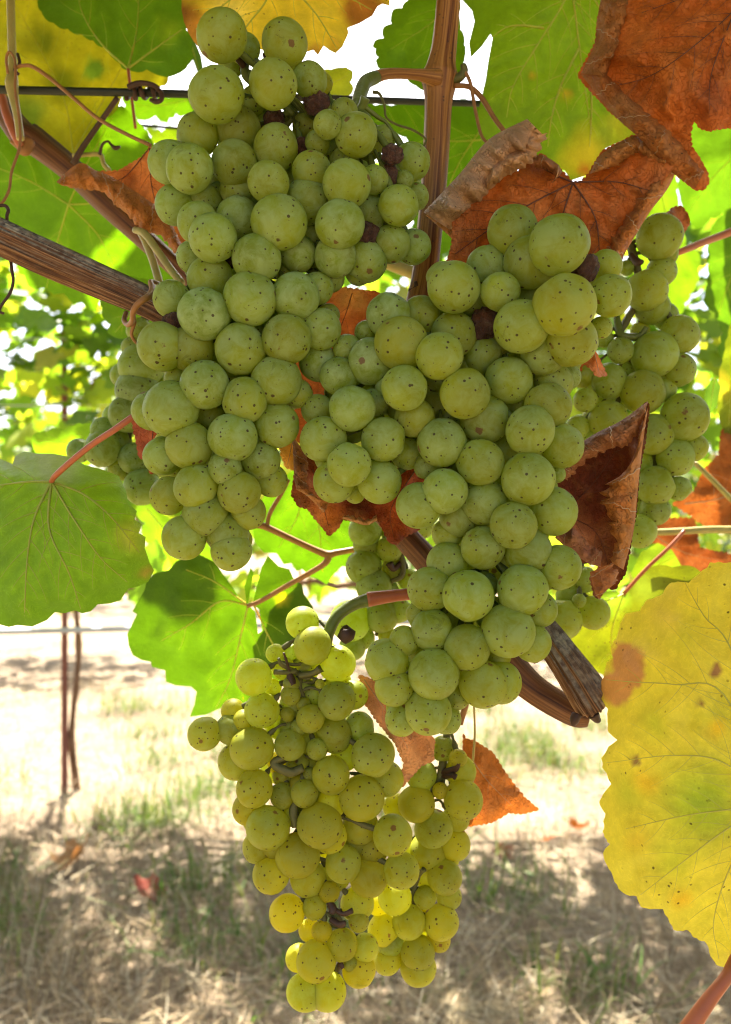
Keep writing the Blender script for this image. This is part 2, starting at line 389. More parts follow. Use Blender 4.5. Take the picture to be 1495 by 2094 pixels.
# ------------------------------------------------------------------ the next row of vines
ROWY = 2.76
def row_vine(X, label, seed, nleaf):
    r = random.Random(seed)
    base = Vector((X, ROWY, gz(X, ROWY) - .01))
    t = thing('grapevine', label, 'grapevine', base, 'grapevines in the next row')
    pts = []
    for k in range(14):
        z = k / 13 * .62; pts.append((X + .012 * math.sin(z * 11 + seed), ROWY + .012 * math.cos(z * 9), base.z + z, .0105 * (1.25 - .5 * k / 13) * (1 + .18 * r.uniform(-1, 1))))
    V, F, U = tube_geo(pts, 12, ridge=.3, rfreq=2, lump=.25, seed=seed)
    obj('trunk', V, F, M['trunk'], t, uvs=U)
    for sgn in (-1, 1):
        pts = [(X + sgn * .58 * k / 8, ROWY + .01 * math.sin(k + seed), base.z + .62 + .05 * math.sin(min(1, k / 4) * 1.57) + .01 * math.sin(k * 2.3), .014 - .0007 * k) for k in range(9)]
        V, F, U = tube_geo(pts, 8, lump=.3, seed=seed); obj('cordon', V, F, M['trunk'], t, uvs=U)
    for k in range(7):
        x0 = X + r.uniform(-.55, .55); h = r.uniform(.7, 1.05)
        pts = [(x0 + .1 * math.sin(j * .5 + k) * j / 8, ROWY + r.uniform(-.01, .01) + .05 * math.sin(j * .4 + k), base.z + .65 + h * j / 8, .0052 - .0004 * j) for j in range(9)]
        V, F, U = tube_geo(pts, 6); obj('cane', V, F, M['cane'], t, uvs=U)
    for i in range(nleaf):
        u = r.random()
        z = .60 + 1.15 * u ** .9; y = ROWY + r.gauss(0, .11); x = X + r.uniform(-.64, .64)
        o = bpy.data.objects.new('leaf', LEAFM[r.choice((0, 1, 1, 2, 2, 3, 3, 4, 5))]); COL.objects.link(o); o.parent = t
        o.location = Vector((x, y, z + base.z)) - base
        nrm = (Vector((r.gauss(0, .5), r.choice((-1, 1, -1)) * .8, .55 + r.gauss(0, .35)))).normalized()
        o.rotation_euler = (nrm.to_track_quat('Z', 'Y').to_matrix() @ Matrix.Rotation(r.uniform(0, 6.28), 3, 'Z')).to_euler()
        s = r.uniform(.75, 1.2); o.scale = (s, s, s)
    def top(rr):
        while True:
            x, z = X + rr.uniform(-.62, .62), .74 + 1.3 * rr.random() ** .8
            if mn.noise((x * 3.2, z * 3.2, 4.0)) > -.24 and z > .95 + .25 * mn.noise((x * 2.1, 7.7, 0)): return Vector((x, ROWY + rr.gauss(0, .15), z))
    f = foliage_mass('foliage', 430, top, M['rowleaf'], seed + 50, .8, 1.25, (0, -.2, .8))
    f.parent = t; f.matrix_parent_inverse = Matrix.Translation(-base)
row_vine(-.93, 'thin trunked grapevine tied to the rusty stake across the aisle', 3, 300)
row_vine(.27, 'grapevine across the aisle, its trunk hidden behind the hanging bunches', 8, 250)
row_vine(1.47, 'grapevine across the aisle behind the brown leaf at the right edge', 12, 200)

X = -.955
t = thing('metal_stake', 'rusty brown steel stake standing beside the thin trunk across the aisle', 'stake', (X, ROWY - .03, 0))
V = []; prof = [(-.010, 0), (.010, 0), (.010, .003), (.002, .004), (.002, .018), (-.002, .018), (-.002, .004), (-.010, .003)]
for z in (-.05, 1.66): V += [(X + a, ROWY - .03 + b_, z) for a, b_ in prof]
F = [(k, (k + 1) % 8, 8 + (k + 1) % 8, 8 + k) for k in range(8)] + [tuple(range(8))[::-1], tuple(range(8, 16))]
obj('post', V, F, M['rust'], t, smooth=False)
for z in (.6, .95, 1.2, 1.42):
    V, F, U = tube_geo([(X - .018, ROWY - .036, z, .0025), (X, ROWY - .040, z + .004, .0025), (X + .018, ROWY - .036, z, .0025)], 6); obj('wire_clip', V, F, M['steel'], t)

def far_wire(z, r, name, label, cat, mat, sag=.0):
    pts = [(x, ROWY - .045 + .008 * math.sin(x), z + sag * (x + .93) * 2, r) for x in np.linspace(-4, 4, 33)]
    V, F, U = tube_geo(pts, 7); o = obj(name, V, F, mat)
    o['label'] = label; o['category'] = cat
far_wire(1.445, .0022, 'trellis_wire', 'upper pale steel wire crossing the rusty stake across the aisle', 'wire', M['steel'])
far_wire(1.235, .0022, 'trellis_wire', 'lower pale steel wire among the leaves across the aisle', 'wire', M['steel'])
far_wire(.528, .0095, 'drip_hose', 'black irrigation hose strung low along the next row', 'hose', M['hose'], .012)

# a further row that reads as one green mass
foliage_mass('far_vine_foliage', 1500, lambda r: (r.uniform(-3.6, 3.6), 5.6 + r.gauss(0, .18), .55 + 1.15 * r.random()), M['bgleaf'], 21, .9, 1.5, (0, -.6, .6))
foliage_mass('distant_vine_foliage', 1500, lambda r: (r.uniform(-6, 6), 8.6 + r.gauss(0, .25), .5 + 1.3 * r.random()), M['bgleaf'], 22, 1.2, 2.0, (0, -.6, .6))

# the canopy of the photographed row, above and behind the picture's top edge: unseen, added and shaped to shade the bunches and nearby ground
def over(r):
    Y = .16 + .58 * r.random(); X_ = r.uniform(-.40, .40)
    z = .9 + .595 * Y + .078 + .16 * r.random()
    return (X_, Y, z)
def over_all(r):
    k = r.random()
    if k < .115: return over(r)
    if k < .40: return (r.uniform(-.6, .6), r.uniform(.10, .50), r.uniform(1.27, 1.9))
    return (r.choice((-1, 1)) * r.uniform(.48, 2.6), r.uniform(.12, .6), r.uniform(.8, 1.9))
foliage_mass('shading_canopy', 1900, over_all, M['bgleaf'], 31, .8, 1.15, (0, .3, 1))

# ------------------------------------------------------------------ leaves of the photographed row
def inside(poly, X_, Y_):
    c = np.zeros(X_.shape, bool); n = len(poly)
    for i in range(n):
        x1, y1 = poly[i]; x2, y2 = poly[(i + 1) % n]
        if y1 == y2: continue
        cond = ((y1 > Y_) != (y2 > Y_)) & (X_ < (x2 - x1) * (Y_ - y1) / (y2 - y1) + x1)
        c ^= cond
    return c

def serrate(poly, period, amp, seed):
    r = random.Random(seed); A = sum(poly[i][0] * poly[(i + 1) % len(poly)][1] - poly[(i + 1) % len(poly)][0] * poly[i][1] for i in range(len(poly)))
    sg = 1 if A > 0 else -1; out = []
    for i in range(len(poly)):
        a, b = np.array(poly[i], float), np.array(poly[(i + 1) % len(poly)], float); L = np.linalg.norm(b - a)
        if L < 1: continue
        nrm = np.array(((b - a)[1], -(b - a)[0])) / L * sg; k = max(1, int(round(L / period))); out.append(tuple(a))
        for j in range(k):
            am = amp * r.uniform(.5, 1.3)
            for t, h in ((.2, .55), (.5, .95), (.8, .8)) if k * period > 0 else ():
                q = a + (b - a) * (j + t + r.uniform(-.04, .04)) / k + nrm * am * h; out.append(tuple(q))
            if j < k - 1: out.append(tuple(a + (b - a) * (j + 1) / k))
    return out

def scallop(val, h=.23, n=10, seed=4):
    """Rounded teeth between the notches VAL, bulging to the right of the way from each to the next."""
    r = random.Random(seed); out = []
    for a, b in zip(val[:-1], val[1:]):
        a, b = np.array(a, float), np.array(b, float); d = b - a; nr = np.array((d[1], -d[0])); k = h * r.uniform(.55, 1.3); sk = r.choice((-1, 1)) * r.uniform(.1, .4)
        for i in range(n):
            t = i / n; out.append(tuple(a + d * (t + sk * .4 * math.sin(math.pi * t)) - nr * k * ((1 - abs(2 * t - 1)) * .45 + .55 * math.sin(math.pi * t)) - nr * .03 * r.uniform(-1, 1)))
    return out + [val[-1]]
class Depth:
    """Distance of a blade along the view axis for every point of its outline: tilt, cup, ripples and quilting between veins."""
    def __init__(s, Y, c, tilt, cup, noise, nscale, pucker, vpts, seed, fold=None):
        s.cr = 0; s.Y, s.c, s.tilt, s.cup, s.noise, s.ns, s.p, s.v, s.seed, s.fold = Y, c, tilt, cup, noise, nscale, pucker, vpts, seed, fold
    def vd(s, x, y):
        if s.v is None or not len(s.v): return 60.0
        return float(np.sqrt(((s.v - (x, y)) ** 2).sum(1).min()))
    def __call__(s, x, y):
        dx, dy = (x - s.c[0]) / 100, (y - s.c[1]) / 100
        Y = s.Y + s.tilt[0] * dx + s.tilt[1] * dy + s.cup[0] * dx * dx + s.cup[1] * dy * dy + s.cup[2] * dx * dy
        Y += s.noise * mn.fractal((x / s.ns, y / s.ns, s.seed), 1, 2, 4)
        if s.cr: Y += s.cr * mn.fractal((x / 20, y / 20, s.seed + 5), .8, 2, 3)
        if s.p: Y += s.p * min(1, s.vd(x, y) / 28) ** .8
        if s.fold:
            for (fx, fy, nx, ny, k) in s.fold:
                d = (x - fx) * nx + (y - fy) * ny
                if d > 0: Y += k * (d / 100) ** 1.15
        return Y

def sheet(poly, dep, step, seed):
    r = random.Random(seed); xs = [p[0] for p in poly]; ys = [p[1] for p in poly]
    bd = []                                                    # densify the outline
    for i in range(len(poly)):
        a, b = poly[i], poly[(i + 1) % len(poly)]; L = math.hypot(b[0] - a[0], b[1] - a[1]); k = max(1, int(L / step))
        for j in range(k): bd.append((a[0] + (b[0] - a[0]) * j / k, a[1] + (b[1] - a[1]) * j / k))
    gx, gy = np.meshgrid(np.arange(min(xs), max(xs), step), np.arange(min(ys), max(ys), step))
    gx = gx + np.where((np.arange(gx.shape[0]) % 2)[:, None], step / 2, 0); gx = gx.ravel(); gy = gy.ravel()
    ok = inside(poly, gx, gy); gx, gy = gx[ok], gy[ok]; B = np.array(bd)
    if len(gx):
        d = np.min((gx[:, None] - B[None, :, 0]) ** 2 + (gy[:, None] - B[None, :, 1]) ** 2, axis=1); ok = d > (step * .45) ** 2; gx, gy = gx[ok], gy[ok]
    pts = [Vector(b) for b in bd] + [Vector((x + r.uniform(-.2, .2) * step, y + r.uniform(-.2, .2) * step)) for x, y in zip(gx, gy)]
    n = len(bd); res = delaunay_2d_cdt(pts, [(i, (i + 1) % n) for i in range(n)], [], 1, 1e-4)
    P2 = [(v[0], v[1]) for v in res[0]]
    return P2, [tuple(f) for f in res[2]]

def tint(P2, base, blobs, vd, vlight, seed, warp=18):
    C = np.tile(np.array(base, float), (len(P2), 1)); p = np.array(P2)
    wx = np.array([mn.noise((x / 45, y / 45, seed)) for x, y in P2]) * warp; wy = np.array([mn.noise((x / 45, y / 45, seed + 9)) for x, y in P2]) * warp
    for (bx, by, rad, c, st, hard) in blobs:
        d = np.sqrt((p[:, 0] + wx - bx) ** 2 + (p[:, 1] + wy - by) ** 2) / rad
        f = np.clip((1 - d) / (1 - hard) if hard < 1 else (d < 1), 0, 1) * st; f = f * f * (3 - 2 * f) if hard < .9 else f
        C = C * (1 - f[:, None]) + np.array(c) * f[:, None]
    if vlight:
        f = np.exp(-(np.array(vd) / 7) ** 2) * vlight
        C = C * (1 + f[:, None] * np.array((1.0, .8, .6)))
    return C

def vein_lines(veins, poly, seed, side=True, every=50, reach=.36):
    """Main veins (polylines in photograph pixels) -> list of (main, [side veins])."""
    r = random.Random(seed); out = []
    for v in veins:
        m = spline(v, 6); m = [tuple(q[:2]) for q in m]; sides = []
        if side and len(m) > 6:
            L = [0]
            for i in range(1, len(m)): L.append(L[-1] + math.hypot(m[i][0] - m[i - 1][0], m[i][1] - m[i - 1][1]))
            s, sg = every * .8, r.choice((-1, 1))
            while s < L[-1] * .92:
                i = min(range(len(L)), key=lambda k: abs(L[k] - s)); i = max(1, min(i, len(m) - 2))
                t = np.array(m[i + 1]) - np.array(m[i - 1]); t = t / (np.linalg.norm(t) + 1e-9)
                a = sg * r.uniform(.65, .95); ln = min((L[-1] - s) * .75, L[-1] * reach) * r.uniform(.7, 1.1); q = np.array(m[i]); line = [tuple(q)]
                for k in range(7):
                    a2 = a * (1 - .07 * k); d = np.array((t[0] * math.cos(a2) - t[1] * math.sin(a2), t[0] * math.sin(a2) + t[1] * math.cos(a2)))
                    q = q + d * ln / 7
                    if not inside(poly, np.array([q[0]]), np.array([q[1]]))[0]: break
                    line.append(tuple(q))
                if len(line) > 2: sides.append(line)
                s += every * r.uniform(.45, .75); sg = -sg
        out.append((m, sides))
    return out

def vine_leaf(name, label, poly, Y, veins=(), base=(.11, .20, .028), blobs=(), mat='leaf', vmat='gvein', tilt=(0, 0), cup=(0, 0, 0), noise=.003,
              ns=120, pucker=.003, teeth=None, step=13, junction=None, side=True, vr=2.2, vlight=.35, group=None, petiole=None, seed=None, fold=None, cat='leaf', vfront=True, warp=18, every=42):
    seed = seed if seed is not None else int(poly[0][0] * 3 + poly[0][1]) % 997
    c = junction or (sum(p[0] for p in poly) / len(poly), sum(p[1] for p in poly) / len(poly))
    if mat == 'dead' and not teeth: teeth = (11, 2.6)
    if teeth: poly = serrate(poly, teeth[0], teeth[1], seed)
    vl = vein_lines(veins, poly, seed, side, every)
    vp = [q for m, s in vl for l in [m] + s for a, b in zip(l[:-1], l[1:]) for q in (a, ((a[0] + b[0]) / 2, (a[1] + b[1]) / 2))]
    vp = np.array(vp) if vp else None
    dep = Depth(Y, c, tilt, cup, noise, ns, pucker, vp, seed * .37, fold)
    if mat == 'dead': dep.cr = .0013; step = min(step, 9)
    P2, F = sheet(poly, dep, step, seed); V = [P(x, y, dep(x, y)) for x, y in P2]
    t = thing(name, label, cat, P(c[0], c[1], dep(*c)), group)
    vd = [dep.vd(x, y) for x, y in P2]
    obj('blade', V, F, M[mat], t, cols=tint(P2, base, blobs, vd, vlight, seed, warp))
    sgn = -1 if vfront else 1
    for m, sides in vl:
        geo = []
        for k, l in enumerate([m] + sides):
            n = len(l); rows = []
            for i, (x, y) in enumerate(l):
                rr = (vr if k == 0 else vr * .33) * (1 - .75 * i / n); d = dep(x, y) + sgn * rr * .25 * Y / FPX; p = P(x, y, d); rows.append((p.x, p.y, p.z, rr * Y / FPX))
            geo.append(tube_geo(rows, 5, caps=False))
        V, F, U = join(geo); obj('vein', V, F, M[vmat], t)
    if petiole:
        V, F, U = ptube(petiole[0], 6, 8); obj('petiole', V, F, M[petiole[1]], t, uvs=U)
    return t, dep

def rolled(parent, A, B, Y, h, mat, base, n=56, m=16, seed=0, end=.0, ragged=3.0, noise=.0017, spread=1.0, name='curled_lobe', blobs=(), vcol=True, power=.7):
    """A lobe of a dry leaf rolled over towards the viewer: A is the fold line, B the free edge (pixels), h the height of the roll in metres."""
    def res(L):
        s = [np.array(q[:2], float) for q in spline(L, 12)]; d = [0]
        for i in range(1, len(s)): d.append(d[-1] + np.linalg.norm(s[i] - s[i - 1]))
        return [np.array([np.interp(k / (n - 1) * d[-1], d, [q[j] for q in s]) for j in (0, 1)]) for k in range(n)]
    a, b = res(A), res(B); V, P2 = [], []
    Yf = Y if callable(Y) else (lambda x, y: Y)
    for i in range(n):
        rg = 1.5 * ragged * mn.noise((i * .55, seed, 1.3)) + ragged * .6 * mn.noise((i * 1.7, seed, 7.3))
        for j in range(m + 1):
            t = j / m; q = a[i] * (1 - t) + b[i] * t
            if np.linalg.norm(b[i] - a[i]) > 1: q = q + (b[i] - a[i]) / np.linalg.norm(b[i] - a[i]) * rg * t * t
            d = Yf(*q) - h * math.sin(math.pi * min(1, t * (1 - end) + 1e-4)) ** power * (.76 + .5 * mn.noise((i * .16, seed, 3.1)))
            d += noise * mn.fractal((q[0] / 24, q[1] / 24, seed), .8, 2, 5)
            V.append(P(q[0], q[1], d)); P2.append((q[0], q[1]))
    F = [(i * (m + 1) + j, i * (m + 1) + j + 1, (i + 1) * (m + 1) + j + 1, (i + 1) * (m + 1) + j) for i in range(n - 1) for j in range(m)]
    o = obj(name, V, F, M[mat], parent, cols=tint(P2, base, blobs, None, 0, seed))
    if vcol:
        r = random.Random(seed); geo = []
        for k in range(max(2, n // 11)):
            i0 = int((k + r.uniform(.3, .7)) * n / max(2, n // 11)); rows = []
            for j in range(0, m + 1):
                i = min(n - 1, max(0, i0 + int(j * r.choice((.25, .3)) * (1 if k % 2 else -1)))); p = V[i * (m + 1) + j]
                rows.append((p.x, p.y - .0001, p.z, .00016 * (1.2 - .7 * j / m)))
            geo.append(tube_geo(rows, 4, caps=False))
        v, f, u = join(geo); obj('vein', v, f, M['dvein'], parent)
    return o

GRN, YEL, ORG = (.10, .19, .025), (.42, .36, .035), (.30, .15, .03)
DK, BRN, PAL = (.16, .05, .016), (.31, .105, .026), (.40, .215, .085)

# top of the picture, from the edge of the frame inwards
vine_leaf('grape_leaf', 'dark green leaf hanging at the top over the yellow mottled one',
    [(60, -60), (77, 0), (84, 23), (110, 47), (167, 70), (214, 95), (245, 128), (262, 142), (300, 142), (348, 157), (385, 133), (393, 108), (381, 60), (374, 30), (385, -60)], .40,
    veins=[[(262, 140), (210, 92), (170, 30), (150, -50)], [(262, 140), (280, 60), (285, -50)], [(262, 140), (330, 90), (372, 60)]], base=(.085, .18, .018),
    blobs=[(345, 60, 40, (.16, .26, .03), .8, .2)], tilt=(0, -.012), cup=(.003, .0, .002), junction=(262, 140), teeth=(34, 5), vr=2.4, seed=3,
    petiole=([(262, 140, .400, 3.4), (268, 190, .398, 3.2), (277, 262, .396, 3)], 'red'))
vine_leaf('grape_leaf', 'yellow leaf with smoky green mottling behind the wire and tendril',
    [(-60, -60), (200, -60), (300, 20), (345, 160), (330, 176), (300, 180), (250, 192), (232, 232), (212, 240), (200, 262), (165, 306), (150, 314), (110, 285), (70, 250), (-60, 225)], .455,
    veins=[[(150, 312), (130, 200), (60, 60), (0, -40)], [(150, 312), (220, 190), (280, 80)]], base=(.33, .32, .018),
    blobs=[(90, 90, 70, (.10, .13, .012), .9, .1), (130, 170, 60, (.09, .12, .01), .85, .1), (30, 60, 60, (.25, .27, .03), .6, .1), (190, 143, 30, (.12, .22, .03), 1, .6), (60, 230, 60, (.14, .22, .03), .8, .2)],
    mat='yellow', tilt=(.006, -.008), cup=(.002, .001, 0), junction=(150, 312), teeth=(40, 5), vr=1.4, seed=5)
t_, d_ = vine_leaf('grape_leaf', 'broad green leaf behind the brown cane with toothed lower edge',
    [(-60, 200), (60, 238), (130, 290), (200, 232), (250, 215), (285, 250), (300, 268), (318, 300), (400, 330), (430, 480), (400, 560), (350, 600), (290, 600), (250, 590), (205, 605), (198, 636), (182, 634), (168, 618), (150, 622), (130, 600), (110, 602), (90, 588), (72, 592), (58, 584), (50, 562), (40, 560), (30, 530), (18, 524), (0, 515), (-60, 500)], .47,
    veins=[[(140, 418), (60, 370), (-40, 330)], [(140, 418), (110, 520), (95, 588)], [(140, 418), (200, 480), (240, 560)], [(140, 418), (260, 420), (390, 470)], [(140, 418), (180, 330), (230, 240)]], base=(.085, .185, .011),
    tilt=(0, .004), cup=(.002, .002, 0), junction=(140, 418), vr=1.6, seed=11)
vine_leaf('grape_leaf', 'small green leaf lobe hanging below the weathered cane beside the tendril',
    [(240, 560), (206, 608), (212, 650), (226, 664), (221, 682), (254, 692), (250, 712), (278, 716), (320, 700), (345, 640), (330, 580)], .43,
    veins=[[(330, 585), (270, 640), (235, 680)]], base=(.11, .22, .025), tilt=(.01, 0), teeth=(24, 3), junction=(330, 585), vr=1.6, seed=13)
vine_leaf('grape_leaf', 'small pale green leaf standing just above the large front leaf',
    [(66, 893), (82, 884), (95, 886), (112, 876), (130, 881), (150, 870), (187, 866), (215, 862), (240, 900), (215, 950), (160, 948), (110, 940), (72, 925)], .46,
    veins=[[(235, 905), (150, 905), (75, 900)]], base=(.13, .25, .03), teeth=(24, 3), junction=(235, 905), vr=1.4, seed=15, tilt=(.01, .01))
# yellow and brown leaf above the first bunch
vine_leaf('withering_leaf', 'yellow leaf with crisp brown margin over the topmost grapes',
    [(372, -60), (371, 18), (376, 44), (385, 66), (397, 86), (420, 110), (470, 112), (520, 98), (560, 108), (610, 104), (628, 106), (641, 102), (650, 113), (662, 94), (674, 103), (686, 109), (700, 96), (713, 68), (711, 57), (735, 48), (762, 32), (772, 14), (782, 8), (797, 12), (800, -60)], .345,
    veins=[[(560, -60), (545, 0), (500, 60), (480, 110)], [(560, -60), (640, 20), (690, 100)], [(560, -60), (470, 0), (400, 60)], [(560, -60), (700, -10), (760, 20)]], base=(.52, .40, .035),
    blobs=[(395, 60, 55, (.42, .19, .04), .95, .3), (372, 20, 45, (.20, .08, .02), .9, .3), (740, 20, 60, (.28, .11, .025), .95, .45), (690, 95, 30, (.40, .24, .03), .8, .2), (640, 108, 26, (.30, .14, .03), .8, .2), (470, 20, 70, (.60, .50, .13), .8, .2)],
    mat='yellow', tilt=(.0, -.018), cup=(.004, .0, 0), noise=.005, junction=(560, -60), vr=2.6, seed=17, step=11)
vine_leaf('grape_leaf', 'green toothed leaf against the sky behind the top of the upright cane',
    [(845, -60), (834, 0), (822, 16), (803, 20), (800, 48), (782, 60), (785, 78), (764, 87), (768, 100), (774, 117), (770, 130), (780, 142), (815, 150), (850, 175), (890, 195), (930, 160), (948, 130), (950, 90), (942, 60), (938, 30), (940, -60)], .43,
    veins=[[(950, -40), (890, 40), (800, 100)], [(950, -40), (920, 80), (880, 180)]], base=(.085, .17, .010), junction=(950, -40), teeth=(28, 4), vr=1.5, seed=19, tilt=(0, -.008))
vine_leaf('grape_leaf', 'green leaf below the wire behind the upright cane',
    [(690, 230), (735, 214), (800, 216), (870, 210), (960, 205), (1010, 215), (1040, 300), (990, 420), (935, 480), (905, 520), (880, 600), (850, 560), (845, 420), (860, 300), (800, 262), (740, 262)], .46,
    veins=[[(1000, 240), (930, 350), (890, 480)], [(1000, 285), (900, 285), (760, 235)]], base=(.065, .145, .010), junction=(1000, 240), teeth=(36, 5), vr=1.8, seed=23, tilt=(.004, 0))
vine_leaf('grape_leaf', 'small yellow green leaf tip just above the wire beside the curved stalk',
    [(640, 145), (676, 142), (700, 138), (712, 140), (722, 150), (716, 168), (722, 186), (700, 205), (650, 200)], .40,
    veins=[[(645, 185), (690, 165), (718, 150)]], base=(.26, .30, .04), junction=(645, 185), teeth=(18, 3), vr=1.2, seed=24)
vine_leaf('grape_leaf', 'large green leaf with yellowing lower tip beside the big brown leaf',
    [(945, -60), (945, 0), (965, 22), (970, 44), (959, 88), (963, 118), (985, 96), (1003, 70), (1007, 78), (998, 127), (993, 162), (978, 230), (985, 300), (1040, 330), (1100, 335), (1155, 348), (1166, 370), (1204, 357), (1236, 305), (1290, 280), (1380, 290), (1400, 120), (1360, -60)], .385,
    veins=[[(1165, -60), (1155, 0), (1100, 90), (1050, 175), (1036, 240)], [(1165, -60), (1173, 0), (1184, 88), (1195, 170), (1210, 275)], [(1183, 100), (1147, 175), (1129, 237), (1120, 300)], [(1112, 57), (1070, 52), (1037, 55), (1009, 74)], [(1165, -60), (1230, 20), (1300, 150)], [(1208, 160), (1210, 220), (1206, 300)]],
    base=(.135, .235, .013), blobs=[(1200, 320, 75, (.45, .36, .03), .95, .15), (1195, 350, 24, (.40, .14, .03), .9, .3), (1270, 260, 60, (.36, .34, .03), .7, .1), (1155, 195, 14, (.32, .22, .03), .8, .3), (1092, 152, 12, (.34, .24, .03), .8, .3)],
    tilt=(0, -.006), cup=(.0022, .001, .001), noise=.004, junction=(1165, -60), vr=2.8, seed=29, step=12)
# behind the right bunch
vine_leaf('grape_leaf', 'blurred green leaf in the upper right gap under the brown leaf tip',
    [(1385, 300), (1392, 236), (1440, 225), (1560, 215), (1560, 400), (1500, 425), (1455, 445), (1425, 470), (1405, 440), (1390, 400)], .62, veins=[[(1540, 290), (1470, 350), (1410, 430)]], base=(.07, .15, .02), teeth=(30, 4), seed=31, vr=1.4)
vine_leaf('grape_leaf', 'green leaf with toothed margin crossed by the orange petiole',
    [(1560, 420), (1495, 425), (1462, 455), (1448, 500), (1450, 560), (1440, 620), (1462, 640), (1480, 680), (1470, 720), (1490, 750), (1560, 700)], .56,
    veins=[[(1560, 470), (1500, 560), (1470, 640)]], base=(.075, .16, .02), teeth=(22, 4), seed=33, vr=1.6)
vine_leaf('grape_leaf', 'green leaf hanging behind the shoulder of the farther bunch',
    [(1320, 400), (1375, 330), (1388, 420), (1400, 500), (1430, 520), (1425, 580), (1400, 620), (1370, 690), (1320, 640), (1290, 520)], .60, veins=[[(1350, 380), (1370, 500), (1370, 640)]], base=(.12, .22, .03), teeth=(26, 4), seed=35, vr=1.4)
vine_leaf('grape_leaf', 'upright yellowish green leaf at the picture edge beside the round grapes',
    [(1560, 640), (1495, 660), (1478, 740), (1466, 800), (1470, 850), (1490, 905), (1560, 900)], .50, veins=[[(1530, 650), (1500, 760), (1490, 880)]], base=(.12, .16, .012), blobs=[(1470, 790, 40, (.45, .36, .04), .8, .2)], mat='yellow', seed=37, vr=1.3, teeth=(26, 3))
vine_leaf('grape_leaf', 'small blue green leaf tip hanging next to the round grapes',
    [(1462, 770), (1445, 790), (1440, 815), (1452, 846), (1466, 830), (1474, 790)], .47, veins=[[(1462, 772), (1452, 840)]], base=(.06, .12, .035), seed=39, vr=1, side=False)
vine_leaf('grape_leaf', 'blurred green leaf in the bright gap under the wire by the top grapes',
    [(250, 196), (300, 188), (345, 200), (390, 186), (420, 215), (400, 240), (360, 232), (335, 250), (318, 236), (290, 246), (262, 232)], .62, veins=[[(400, 200), (330, 215), (265, 215)]], base=(.06, .13, .01), teeth=(20, 4), seed=91, vr=1)
vine_leaf('grape_leaf', 'blurred pale leaf under the thin wire in the bright upper gap',
    [(300, 262), (330, 270), (350, 262), (400, 280), (390, 330), (340, 320), (318, 296)], .66, veins=[[(390, 290), (320, 275)]], base=(.10, .16, .02), teeth=(18, 4), seed=92, vr=1)
vine_leaf('grape_leaf', 'bluish leaf tip beside the topmost grape',
    [(388, 60), (402, 90), (412, 115), (416, 140), (404, 150), (396, 128), (384, 100), (378, 70)], .52, veins=[[(384, 64), (406, 145)]], base=(.05, .10, .04), seed=93, vr=1, side=False)
# lower leaves
vine_leaf('grape_leaf', 'big smooth green leaf held in front on a red petiole below the first bunch',
    [(-60, 935), (0, 938), (26, 949), (31, 933), (48, 923), (74, 927), (109, 928), (143, 934), (174, 951), (209, 960), (243, 973), (258, 1005), (262, 1030), (280, 1045), (275, 1062), (290, 1072), (284, 1090), (298, 1098), (296, 1120), (306, 1150), (315, 1167), (303, 1190), (280, 1200), (262, 1204), (246, 1228), (225, 1234), (200, 1236), (186, 1250), (168, 1254), (152, 1248), (132, 1254), (112, 1252), (96, 1268), (66, 1281), (36, 1278), (18, 1282), (0, 1277), (-60, 1280)], .285,
    veins=[[(105, 985), (60, 985), (0, 992), (-50, 1000)], [(105, 985), (70, 1060), (55, 1150), (50, 1260)], [(105, 985), (150, 1060), (205, 1140), (260, 1190)], [(105, 985), (170, 1010), (230, 1060), (285, 1130)], [(105, 985), (100, 1080), (140, 1170), (165, 1245)]],
    base=(.13, .25, .018), blobs=[(110, 950, 75, (.17, .25, .13), .9, .35), (30, 945, 40, (.13, .20, .06), .8, .3), (270, 1100, 60, (.28, .30, .07), .7, .1), (300, 1170, 26, (.26, .19, .06), .8, .2)], vmat='vein', vr=3.0,
    tilt=(-.003, -.009), cup=(.003, .0025, .003), noise=.002, fold=[(105, 985, .1, -1, .03), (185, 1010, .72, -.69, .012)], junction=(105, 985), seed=41, step=11, every=36,
    petiole=([(105, 985, .2845, 5.5), (118, 968, .278, 6.2), (180, 915, .272, 6.4), (235, 878, .268, 6.6), (275, 850, .268, 7)], 'red'))
vine_leaf('grape_leaf', 'glowing green leaf with slit notch held by the forked stalk in the middle',
    [(507, 1238), (512, 1205), (519, 1170), (512, 1160), (500, 1200), (504, 1236), (490, 1222), (440, 1150), (400, 1130), (360, 1148), (345, 1166), (318, 1172), (300, 1186), (296, 1206), (271, 1250), (280, 1256), (260, 1297), (263, 1320), (272, 1340), (290, 1350), (308, 1353), (311, 1364), (338, 1371), (339, 1394), (360, 1402), (390, 1404), (402, 1414), (398, 1440), (388, 1466), (420, 1462), (470, 1440), (520, 1450), (580, 1400), (640, 1330), (640, 1240), (622, 1215), (618, 1196), (600, 1182), (592, 1164), (570, 1158), (548, 1136), (535, 1160), (524, 1205), (516, 1236), (530, 1246), (536, 1290), (528, 1296), (522, 1250)], .40,
    veins=[[(507, 1238), (450, 1230), (390, 1275), (330, 1310)], [(507, 1238), (490, 1310), (470, 1390), (440, 1450)], [(507, 1238), (440, 1190), (380, 1165)], [(520, 1240), (560, 1320), (600, 1360)], [(518, 1236), (560, 1210), (605, 1200)]],
    base=(.042, .09, .006), blobs=[(575, 1225, 16, (.45, .36, .03), .9, .3)], tilt=(.004, .004), cup=(.002, .002, 0), noise=.003, junction=(507, 1238), seed=43, vr=2.2, vlight=.5)
